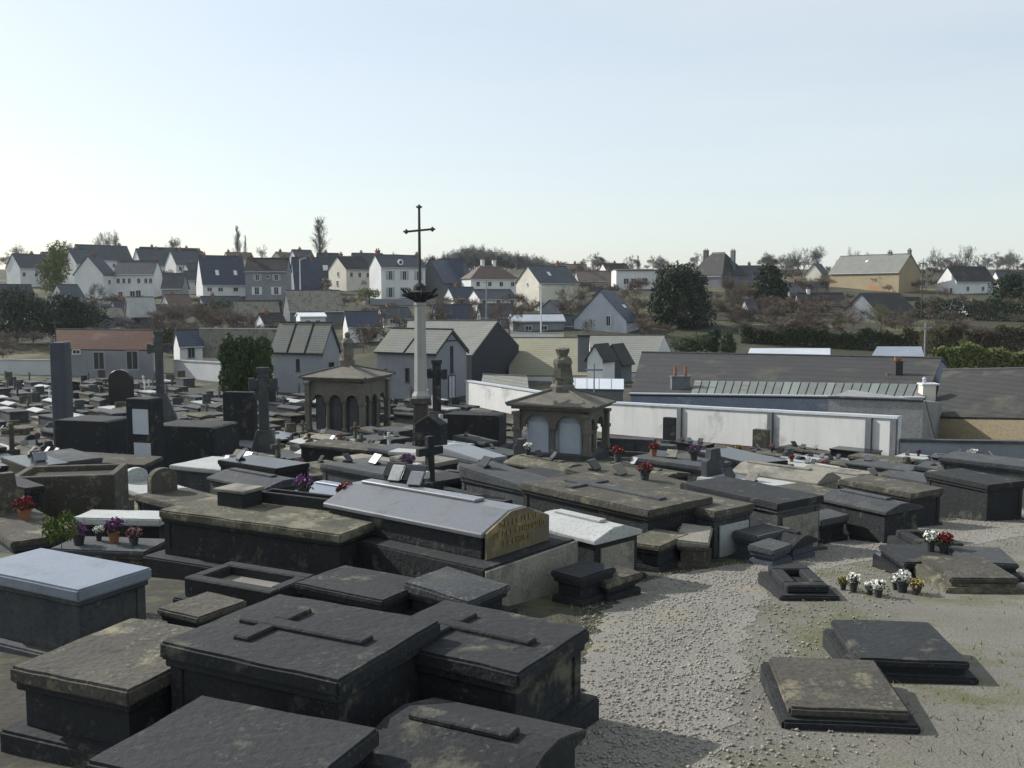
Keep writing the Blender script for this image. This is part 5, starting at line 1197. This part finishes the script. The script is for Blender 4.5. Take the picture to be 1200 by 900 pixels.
def hedge(label, xl, xr, yb, yt, d0, d1, m, seed, n):
    a = P(xl, yb, d0); b = P(xr, yb, d1); h = P(xl, yt, d0).z - a.z; L = (b - a).length
    o = thing('hedge', label, 'hedge', a, math.atan2(b.y - a.y, b.x - a.x))
    g = np.random.default_rng(seed); c = np.stack([g.random(n) * L, g.random(n) * 1.6, g.random(n) ** .7 * (h + 1.2) - 1.2], 1); c[:, 2] += .35 * np.sin(c[:, 0] * .8 + seed) + .22 * np.sin(c[:, 0] * 2.1) + .12 * np.sin(c[:, 0] * 5.3 + c[:, 1] * 2)
    t = g.normal(size=(n, 3)); t /= np.linalg.norm(t, axis=1)[:, None]; u = np.cross(t, g.normal(size=(n, 3))); u /= np.linalg.norm(u, axis=1)[:, None]
    s = .16 * (.6 + .8 * g.random(n))[:, None]
    V = np.stack([c - t * s, c + u * s * .6, c + t * s, c - u * s * .6], 1).reshape(-1, 3)
    ob('foliage', fast_mesh('foliage', V, np.arange(4 * n).reshape(-1, 4), m), o)
    st_ = MB()
    for i in range(int(L / 1.2)): st_.tube((i * 1.2 + .4, .8, -1), (i * 1.2 + .5, .8, h * .7), .05, .03, 5)
    st_.build('stems', 'bark', o)
    return o
hedge('dark clipped hedge below the conical evergreen', 868, 962, 399, 385, 150, 146, 'hedge', 1, 9000)
hedge('long dark hedge below the blue-grey gabled house', 958, 1062, 405, 388, 146, 142, 'hedge', 2, 9000)
hedge('brown-green hedge at the right below the white edge house', 1058, 1215, 405, 384, 142, 136, 'hedge_brown', 3, 13000)
hedge('dark hedge under the sunlit edge house', 1072, 1215, 376, 352, 178, 172, 'hedge', 4, 9000)
hedge('sunlit green hedge bank above the right-edge dark building', 1092, 1215, 424, 407, 108, 104, 'yellow_green', 5, 9000)
hedge('low hedge along the foot of the hill behind the red tiled building', 186, 270, 404, 388, 128, 124, 'hedge_brown', 6, 6000)
i_ = 0
for (lab, px, d, yt, yb, m, shp, sd_, wd) in [
    ('sparse bare tree on the left skyline above the longest roof', 124, 300, 270, 310, 'twig_grey', 'round', 1, 34), ('second sparse bare tree on the left skyline', 142, 305, 268, 310, 'twig_grey', 'round', 2, 26),
    ('small bare tree on the skyline above the narrow sunlit gable', 205, 290, 276, 312, 'twig_grey', 'round', 3, 30), ('bare tree at the left edge of the skyline', 78, 290, 280, 312, 'twig_grey', 'round', 1, 22),
    ('slim bare poplar on the skyline above the blue roof', 279, 310, 264, 312, 'twig_grey', 'poplar', 4, 15), ('thin bare sapling right of the slim poplar', 288, 310, 274, 312, 'twig_grey', 'poplar', 5, 7),
    ('tall feathery bare poplar on the skyline left of the cross', 376, 300, 252, 312, 'twig_grey', 'poplar', 6, 30), ('small round bare tree on the skyline between two roofs', 306, 320, 285, 312, 'twig_grey', 'round', 7, 22),
    ('small bare tree on the skyline above the flat-roofed block', 748, 320, 298, 330, 'twig_grey', 'poplar', 5, 9), ('small bare tree on the skyline above the pinkish terrace', 694, 300, 306, 332, 'twig_grey', 'round', 8, 22),
    ('bare tree behind the flat-roofed block', 768, 290, 301, 335, 'twig_grey', 'round', 2, 30),
    ('tall bare tree on the right skyline left of the small gable', 918, 260, 296, 336, 'twig_grey', 'round', 9, 34), ('wide bare tree on the right skyline', 938, 264, 288, 336, 'twig_grey', 'round', 1, 40),
    ('arching bare tree left of the ochre barn', 962, 258, 286, 334, 'twig_grey', 'round', 3, 44), ('low bare tree behind the ochre barn roof', 996, 280, 289, 322, 'twig_grey', 'round', 7, 32),
    ('broad bare tree on the skyline right of the ochre barn', 1106, 250, 288, 332, 'twig_grey', 'round', 2, 42), ('broad bare tree at the right edge of the skyline', 1134, 246, 286, 332, 'twig_grey', 'round', 8, 40),
    ('bare tree beyond the right edge of the skyline', 1176, 250, 290, 334, 'twig_grey', 'round', 9, 44), ('bare tree beyond the left edge of the skyline', 30, 270, 284, 318, 'twig_grey', 'round', 9, 44),
    ('brown rounded bare tree in front of the bright gabled house', 668, 172, 327, 384, 'twig_brown', 'round', 9, 44), ('pollarded bare tree left of the bright gabled house', 597, 150, 345, 396, 'twig_brown', 'spread', 10, 40),
    ('pollarded bare tree right of the column', 556, 152, 347, 394, 'twig_brown', 'spread', 11, 36), ('small bare tree with thick trunk left of the column', 452, 140, 358, 404, 'twig_brown', 'spread', 12, 38),
    ('thin bare tree just right of the column capital', 519, 158, 340, 386, 'twig_brown', 'spread', 10, 30), ('spreading bare tree in front of the blue-grey gabled house below the barn', 1031, 158, 352, 390, 'twig_olive', 'spread', 11, 52),
    ('brown bare tree in front of the dark mansion', 850, 186, 318, 372, 'twig_brown', 'round', 3, 44), ('brown bare tree right of the dark mansion', 874, 188, 326, 374, 'twig_brown', 'round', 8, 40),
    ('brown bare tree left of the flat-roofed block evergreen', 752, 164, 350, 402, 'twig_brown', 'round', 7, 30), ('tall dark bare tree above the red tiled building', 182, 150, 362, 400, 'twig_brown', 'spread', 12, 40),
    ('small pollarded tree at the right hedge', 1087, 132, 385, 424, 'twig_olive', 'spread', 10, 36), ('small pollarded tree at the far right hedge', 1130, 130, 388, 424, 'twig_olive', 'spread', 12, 30), ('bare hedge tree below the barn at right', 1060, 150, 366, 396, 'twig_brown', 'spread', 11, 30)]:
    bare_tree(lab, px, d, yt, yb, m, shp, sd_, wd)
for j, (px, d, yt, yb, m, wd) in enumerate([(198, 158, 352, 392, 'twig_brown', 44), (226, 152, 346, 392, 'twig_brown', 50), (252, 156, 356, 394, 'twig_brown', 46), (270, 160, 362, 396, 'twig_grey', 34), (150, 172, 358, 384, 'twig_grey', 30),
                                            (112, 186, 330, 366, 'twig_grey', 40), (140, 164, 366, 390, 'twig_grey', 40), (470, 148, 362, 398, 'twig_brown', 40), (490, 146, 366, 396, 'twig_brown', 34), (836, 180, 342, 380, 'twig_brown', 40), (868, 176, 352, 384, 'twig_brown', 44),
                                            (888, 172, 356, 386, 'twig_brown', 40), (912, 176, 350, 384, 'twig_brown', 40), (950, 184, 346, 374, 'twig_brown', 40), (690, 158, 372, 398, 'twig_brown', 24), (760, 158, 360, 402, 'twig_brown', 30), (980, 160, 366, 392, 'twig_olive', 30),
                                            (1100, 140, 378, 400, 'twig_olive', 40), (1150, 138, 378, 402, 'twig_brown', 44), (575, 158, 352, 388, 'twig_brown', 30), (620, 148, 384, 400, 'twig_brown', 26), (300, 140, 376, 398, 'twig_brown', 34), (330, 136, 372, 396, 'twig_brown', 30)]):
    bare_tree(['brown', 'grey', 'olive'][['twig_brown', 'twig_grey', 'twig_olive'].index(m)] + ' leafless shrub, ' + ('below the left houses' if px < 280 else 'above the left chapel' if px < 400 else 'left of the column' if px < 500 else 'left of the bright gabled house' if px < 640 else 'beside the big evergreen' if px < 860 else 'below the conical evergreen' if px < 960 else 'at the right hedges') + f', {["first","second","third","fourth","fifth","sixth","seventh"][j % 7]} from the left', px, d, yt, yb, m, 'bush', 20 + j % 3, wd, 'leafless shrubs', 'bare_shrub')
# brush on the hillside: brown leafless thickets that read as one mass
bs1 = bare_segs(3.2, 1.2, 41, 3, .08, .04, .2, (5, 6)); bs2 = bare_segs(2.6, 1.3, 42, 3, .08, .04, .1, (5, 6))
bv = []; bf = []; bo_ = 0; rb = random.Random(9)
for sgs in (bs1, bs2):
    me = segs_mesh('tmp', sgs, 'twig_brown', 3, .022); n = len(me.vertices); V = np.zeros(n * 3, np.float32); me.vertices.foreach_get('co', V); V = V.reshape(-1, 3)
    Fq = np.zeros(len(me.polygons) * 4, np.int32); me.loops.foreach_get('vertex_index', Fq); Fq = Fq.reshape(-1, 4); bpy.data.meshes.remove(me)
    for k in range(230):
        xl_, xr_, d0_, d1_ = rb.choice([(40, 345, 140, 192), (180, 300, 138, 175), (395, 610, 140, 192), (740, 970, 150, 200), (860, 975, 150, 215), (960, 1230, 150, 200), (600, 760, 172, 215), (-30, 80, 130, 190), (640, 1230, 210, 310), (760, 1230, 215, 300), (40, 500, 212, 260)])
        px = rb.uniform(xl_, xr_); d = rb.uniform(d0_, d1_); b = PG(px, d); sc = rb.uniform(.7, 1.5); a = rb.random() * 6.28
        rot = np.array([[math.cos(a), -math.sin(a), 0], [math.sin(a), math.cos(a), 0], [0, 0, 1]])
        bv.append((V * np.array([sc * 1.25, sc * 1.25, sc * .9])) @ rot.T + np.array(b)); bf.append(Fq + bo_); bo_ += n
tag(ob('brush', fast_mesh('brush', np.concatenate(bv), np.concatenate(bf), 'twig_brown')), 'brown leafless brush covering the gardens between the houses', 'brush', kind='stuff')
# garden walls and small garden buildings
for lab_, xa_, xb_, yb_, d_, h_, m_ in (('grey terrace wall below the white mansion', 428, 560, 362, 196, 1.9, 'grey_render'), ('pale garden wall above the dark clipped hedge', 866, 966, 392, 158, 1.5, 'limestone'), ('white garden wall left of the pale pole', 598, 660, 400, 140, 1.2, 'house_white'),
        ('grey garden wall below the left houses', 96, 240, 366, 184, 1.6, 'grey_render'), ('pale wall behind the clipped conifers', 234, 330, 410, 122, 2.6, 'limestone'), ('low grey garden wall right of the big evergreen', 834, 930, 372, 186, 1.5, 'concrete'), ('pale garden wall right of the barn', 1082, 1200, 364, 190, 1.3, 'house_white')):
    wall_run('garden_wall', lab_, [P(xa_, yb_, d_), P(xb_, yb_ + 1, d_ - 2)], h_, .3, m_, 'pale_slab')
house('small blue-roofed garden shed with white front behind the red tiled building', 206, 211, 238, 420, 404, 388, 120, 14, 'x', 'house_white', 'blue_slate', name='garden_shed', cat='shed', doors=[(.5, .9, 1.6)])
house('white house with slate roof between the mansion and the cream house', 410, 416, 452, 330, 312, 297, 262, 14, 'x', 'house_white', 'slate', chims=[(.3, .5, .6)])
house('dark roofed house on the skyline above the six-window house', 160, 170, 240, 318, 304, 290, 285, 16, 'x', 'grey_render', 'dark_slate', chims=[(.2, .6, .6), (.8, .5, .6)])
house('slate roofed house behind the wide gable end at far left', 40, 60, 96, 330, 312, 296, 250, 28, 'x', 'grey_render', 'slate', chims=[(.6, .5, .6)])
house('brown roofed house right of the wooded skyline', 640, 646, 690, 330, 319, 310, 270, 14, 'x', 'house_white', 'brown_tile', chims=[(.7, .6, .6)])
house('white house with sunlit gable left of the low hipped house', 522, 536, 552, 338, 322, 308, 232, 40, 'x', 'house_white', 'slate', chims=[(.5, .5, .6)])
house('white house with bright gable below the wide grey gable at far left', 60, 76, 100, 366, 348, 334, 190, 35, 'x', 'house_white', 'slate', wins=[(.5, .6, .8, .9)])
house('small white gabled house behind the deep blue roof', 336, 350, 372, 322, 308, 293, 262, 35, 'x', 'house_white', 'slate', chims=[(.4, .5, .6)])
house('white gabled house behind the flat-roofed block', 700, 712, 740, 330, 319, 309, 275, 32, 'x', 'house_white', 'dark_slate', chims=[(.5, .5, .6)])
house('low white house with sunlit gable under the hipped brown roof', 548, 562, 606, 362, 350, 340, 186, 26, 'x', 'house_white', 'slate', wins=grid(3, 1, .8, .8, z0=.55))
house('white gabled house right of the six-window house under the narrow gable', 212, 224, 250, 338, 322, 309, 226, 34, 'x', 'house_white', 'slate', wins=[(.6, .6, .8, 1.)], chims=[(.3, .5, .6)])
for lab_, xa_, xb_, xc_, yb_, ye_, yr_, d_, ps_, wm_, rm_ in (
        ('low white house with slate roof below the six-window house', 128, 138, 176, 380, 366, 353, 178, 28, 'house_white', 'slate'), ('pale gabled cottage among brown brush below the small dark roof', 188, 200, 228, 376, 360, 346, 182, 32, 'house_white', 'brown_tile'),
        ('white cottage with bright gable above the red tiled building', 96, 106, 134, 398, 384, 372, 150, 30, 'house_white', 'slate'), ('long grey cottage roof below the large blue roof', 232, 240, 286, 372, 360, 348, 186, 22, 'house_white', 'slate'),
        ('white cottage left of the wide garage', 300, 310, 336, 392, 379, 368, 148, 28, 'house_white', 'dark_slate'), ('low white house under the terrace wall left of the column', 440, 450, 484, 384, 372, 361, 166, 26, 'house_white', 'slate'),
        ('white house with sunlit gable right of the terrace wall', 520, 531, 560, 362, 348, 337, 190, 32, 'house_white', 'blue_slate'), ('pale low house right of the long blue-grey shed', 646, 654, 676, 392, 381, 371, 166, 26, 'house_white', 'slate'),
        ('white cottage among brown shrubs below the conical evergreen', 866, 878, 906, 378, 364, 352, 184, 32, 'house_white', 'slate'), ('dark roofed cottage with pale gable above the right hedge', 1040, 1050, 1082, 372, 360, 349, 200, 30, 'house_white', 'dark_slate'),
        ('white cottage with sunlit gable below the right edge house', 1122, 1134, 1170, 380, 366, 354, 182, 32, 'house_white', 'slate'), ('pale cottage at the left edge under the dark shrubs', 28, 40, 74, 384, 368, 354, 172, 30, 'house_white', 'slate')):
    house(lab_, xa_, xb_, xc_, yb_, ye_, yr_, d_, ps_, 'x', wm_, rm_, wins=grid(2, 1, .8, .9, .3, .75, z0=.55), chims=[(.3, .5, .6)])
house('grey house half hidden by brown trees right of the big evergreen', 860, 868, 912, 344, 328, 312, 240, 16, 'x', 'grey_render', 'slate', chims=[(.3, .7, .6), (.8, .5, .6)])
house('long low dark roof behind brown shrubs left of the barn gable house', 930, 936, 990, 368, 356, 344, 186, 14, 'x', 'pink_render', 'dark_slate', chims=[(.25, .8, .6, 'house_white')])
# the far wood on the skyline behind the mansion
s1 = bare_segs(8, 1.0, 31, 5, .12, .14, .25); s2 = bare_segs(8, 1.0, 32, 5, .12, .14, .25)
allv = []; allf = []; off = 0; rw = random.Random(5)
for sgs in (s1, s2):
    me = segs_mesh('tmp', sgs, 'twig_grey', 3, .02); n = len(me.vertices); V = np.zeros(n * 3, np.float32); me.vertices.foreach_get('co', V); V = V.reshape(-1, 3)
    Fq = np.zeros(len(me.polygons) * 4, np.int32); me.loops.foreach_get('vertex_index', Fq); Fq = Fq.reshape(-1, 4); bpy.data.meshes.remove(me)
    for k in range(30):
        px = rw.uniform(500, 664); d = rw.uniform(330, 370)
        ytop = float(np.interp(px, [505, 520, 540, 556, 575, 600, 625, 645, 665], [299, 294, 287, 284, 287, 293, 297, 302, 308])) + rw.uniform(0, 5)
        b = P(px, 330, d); h = P(px, ytop, d).z - b.z; sc = h / 8; a = rw.random() * 6.28
        rot = np.array([[math.cos(a), -math.sin(a), 0], [math.sin(a), math.cos(a), 0], [0, 0, 1]])
        allv.append((V * np.array([sc * .85, sc * .85, sc])) @ rot.T + np.array(b)); allf.append(Fq + off); off += n
tlv = []; tlf = []; tlo = 0
for k in range(70):
    px = rw.choice([rw.uniform(-20, 500), rw.uniform(665, 1230), rw.uniform(760, 1230)]); d = rw.uniform(300, 345); b = PG(px, d); sc = rw.uniform(.5, .95); a = rw.random() * 6.28
    rot = np.array([[math.cos(a), -math.sin(a), 0], [math.sin(a), math.cos(a), 0], [0, 0, 1]])
    tlv.append((V * np.array([sc * .95, sc * .95, sc])) @ rot.T + np.array(b) - np.array((0, 0, 1.2))); tlf.append(Fq + tlo); tlo += n
tag(ob('tree_line', fast_mesh('tree_line', np.concatenate(tlv), np.concatenate(tlf), 'twig_grey')), 'low bare tree line along the crest of the hill', 'trees', kind='stuff')
tag(ob('wood', fast_mesh('wood', np.concatenate(allv), np.concatenate(allf), 'twig_grey')), 'bare grey wood covering the skyline behind the mansion', 'wood', kind='stuff')

# ------------------------------------------------------------------ poles and lamps
def pole(label, px, d, ytop, r=.09, m='grey_metal', ybase=None, lamp=False, name='utility_pole'):
    g = PG(px, d) if ybase is None else P(px, ybase, d); h = P(px, ytop, d).z - g.z
    o = thing(name, label, 'pole', g); MB().tube((0, 0, -1), (0, 0, h), r, r * .6, 8).build('shaft', m, o)
    if lamp:
        MB().tube((0, 0, h - .05), (.9, 0, h + .25), .05, .04, 6).build('arm', m, o); MB().box(.7, 1.25, -.12, .12, h + .2, h + .32).build('lamp_head', 'white_metal', o)
    else:
        MB().box(-.6, .6, -.05, .05, h - .5, h - .38).build('crossarm', m, o)
    return o
pole('pale street lamp in front of the deep blue roof', 352, 190, 304, .14, 'white_metal', 345, True, 'street_lamp')
pole('pale pole in front of the bright gabled house', 634, 150, 333, .13, 'white_metal', 394)
pole('grey pole below the hipped brown roof', 570, 160, 328, .13, 'grey_metal', 376)
pole('wooden pole right of the ochre barn gable', 1079, 176, 306, .14, 'bark', 384)
pole('grey pole in front of the light blue shed', 1086, 84, 378, .1, 'grey_metal', None)
pole('thin grey pole in front of the white corrugated roof', 697, 68, 426, .07, 'blue_granite', None)
pole('dark pole at the far left edge above the red tiled building', 63, 112, 374, .12, 'bark', None)

# ------------------------------------------------------------------ gravel and grass on the path ground
g = np.random.default_rng(4)
def scatter_pebbles(n):
    oc = np.array([(1, 0, 0), (0, 1, 0), (-1, 0, 0), (0, -1, 0), (0, 0, 1), (0, 0, -1)], float); of = np.array([(0, 1, 4), (1, 2, 4), (2, 3, 4), (3, 0, 4), (1, 0, 5), (2, 1, 5), (3, 2, 5), (0, 3, 5)])
    Vs = []; Fs = []
    ysr = 3.5 + 22 * g.random(n) ** 1.7
    for i, y in enumerate(ysr):
        a, b = edge_l(y), edge_r(y); x = a + (b - a) * (g.normal(.5, .3) if g.random() < .6 else g.uniform(-.15, 1.9))
        s = .005 + .02 * g.random() ** 3; v = oc * (s, s * .8, s * .6) + g.normal(size=(6, 3)) * s * .15
        an = g.random() * 6.28; v = v @ np.array([[math.cos(an), -math.sin(an), 0], [math.sin(an), math.cos(an), 0], [0, 0, 1]])
        Vs.append(v + (x, y, terr(y) + .008 + s * .25)); Fs.append(of + 6 * i)
    return np.concatenate(Vs), np.concatenate(Fs)
V, Fc = scatter_pebbles(34000)
tag(ob('path_gravel', fast_mesh('path_gravel', V, Fc, 'pebble')), 'loose pale gravel scattered over the path', 'gravel', kind='stuff')
n = 12000; yy = 3 + 26 * g.random(n) ** 1.4
xx = np.array([edge_r(y) + abs(g.normal(0, 1)) * 3.2 + .05 if g.random() < .7 else edge_l(y) - abs(g.normal(0, .25)) for y in yy])
cl = np.sin(xx * 2.3) * np.sin(yy * 1.9) + g.normal(0, .5, n) > .1; xx, yy = xx[cl], yy[cl]; n = len(xx)
zz = np.array([terr(y) for y in yy]); hh = .015 + .045 * g.random(n); an = g.random(n) * 6.28; ww = .006 + .006 * g.random(n); le = g.normal(0, .04, (n, 2))
V = np.stack([np.stack([xx - np.cos(an) * ww, yy - np.sin(an) * ww, zz - .01], 1), np.stack([xx + np.cos(an) * ww, yy + np.sin(an) * ww, zz - .01], 1), np.stack([xx + le[:, 0], yy + le[:, 1], zz + hh], 1)], 1).reshape(-1, 3)
tag(ob('grass_tufts', fast_mesh('grass_tufts', V, np.arange(3 * n).reshape(-1, 3), 'grass_blade')), 'short dry grass tufts beside the gravel path', 'grass', kind='stuff')
print('rows', len(ROWS), 'objects', len(bpy.data.objects))

# ------------------------------------------------------------------ the air
hz = MB().box(-3100, 3100, -60, 4100, -20, 42)
me = bpy.data.meshes.new('haze'); me.from_pydata(hz.v, [], hz.f)
hm = bpy.data.materials.new('haze'); hm.use_nodes = True; hn = hm.node_tree; hn.nodes.clear()
pv = hn.nodes.new('ShaderNodeVolumePrincipled'); pv.inputs['Color'].default_value = (.86, .93, 1, 1); pv.inputs['Density'].default_value = .00011; pv.inputs['Anisotropy'].default_value = .3
oo = hn.nodes.new('ShaderNodeOutputMaterial'); hn.links.new(pv.outputs[0], oo.inputs['Volume']); me.materials.append(hm)
tag(ob('haze', me), 'thin bluish daylight haze over the valley', 'haze', kind='stuff')
for (t_, L_, W_, h_, y_, a_) in HAND: print('%-60s L=%.2f W=%.2f h=%.2f d=%.1f yaw=%.0f' % (t_['label'][:60], L_, W_, h_, a_.y, math.degrees(y_)))
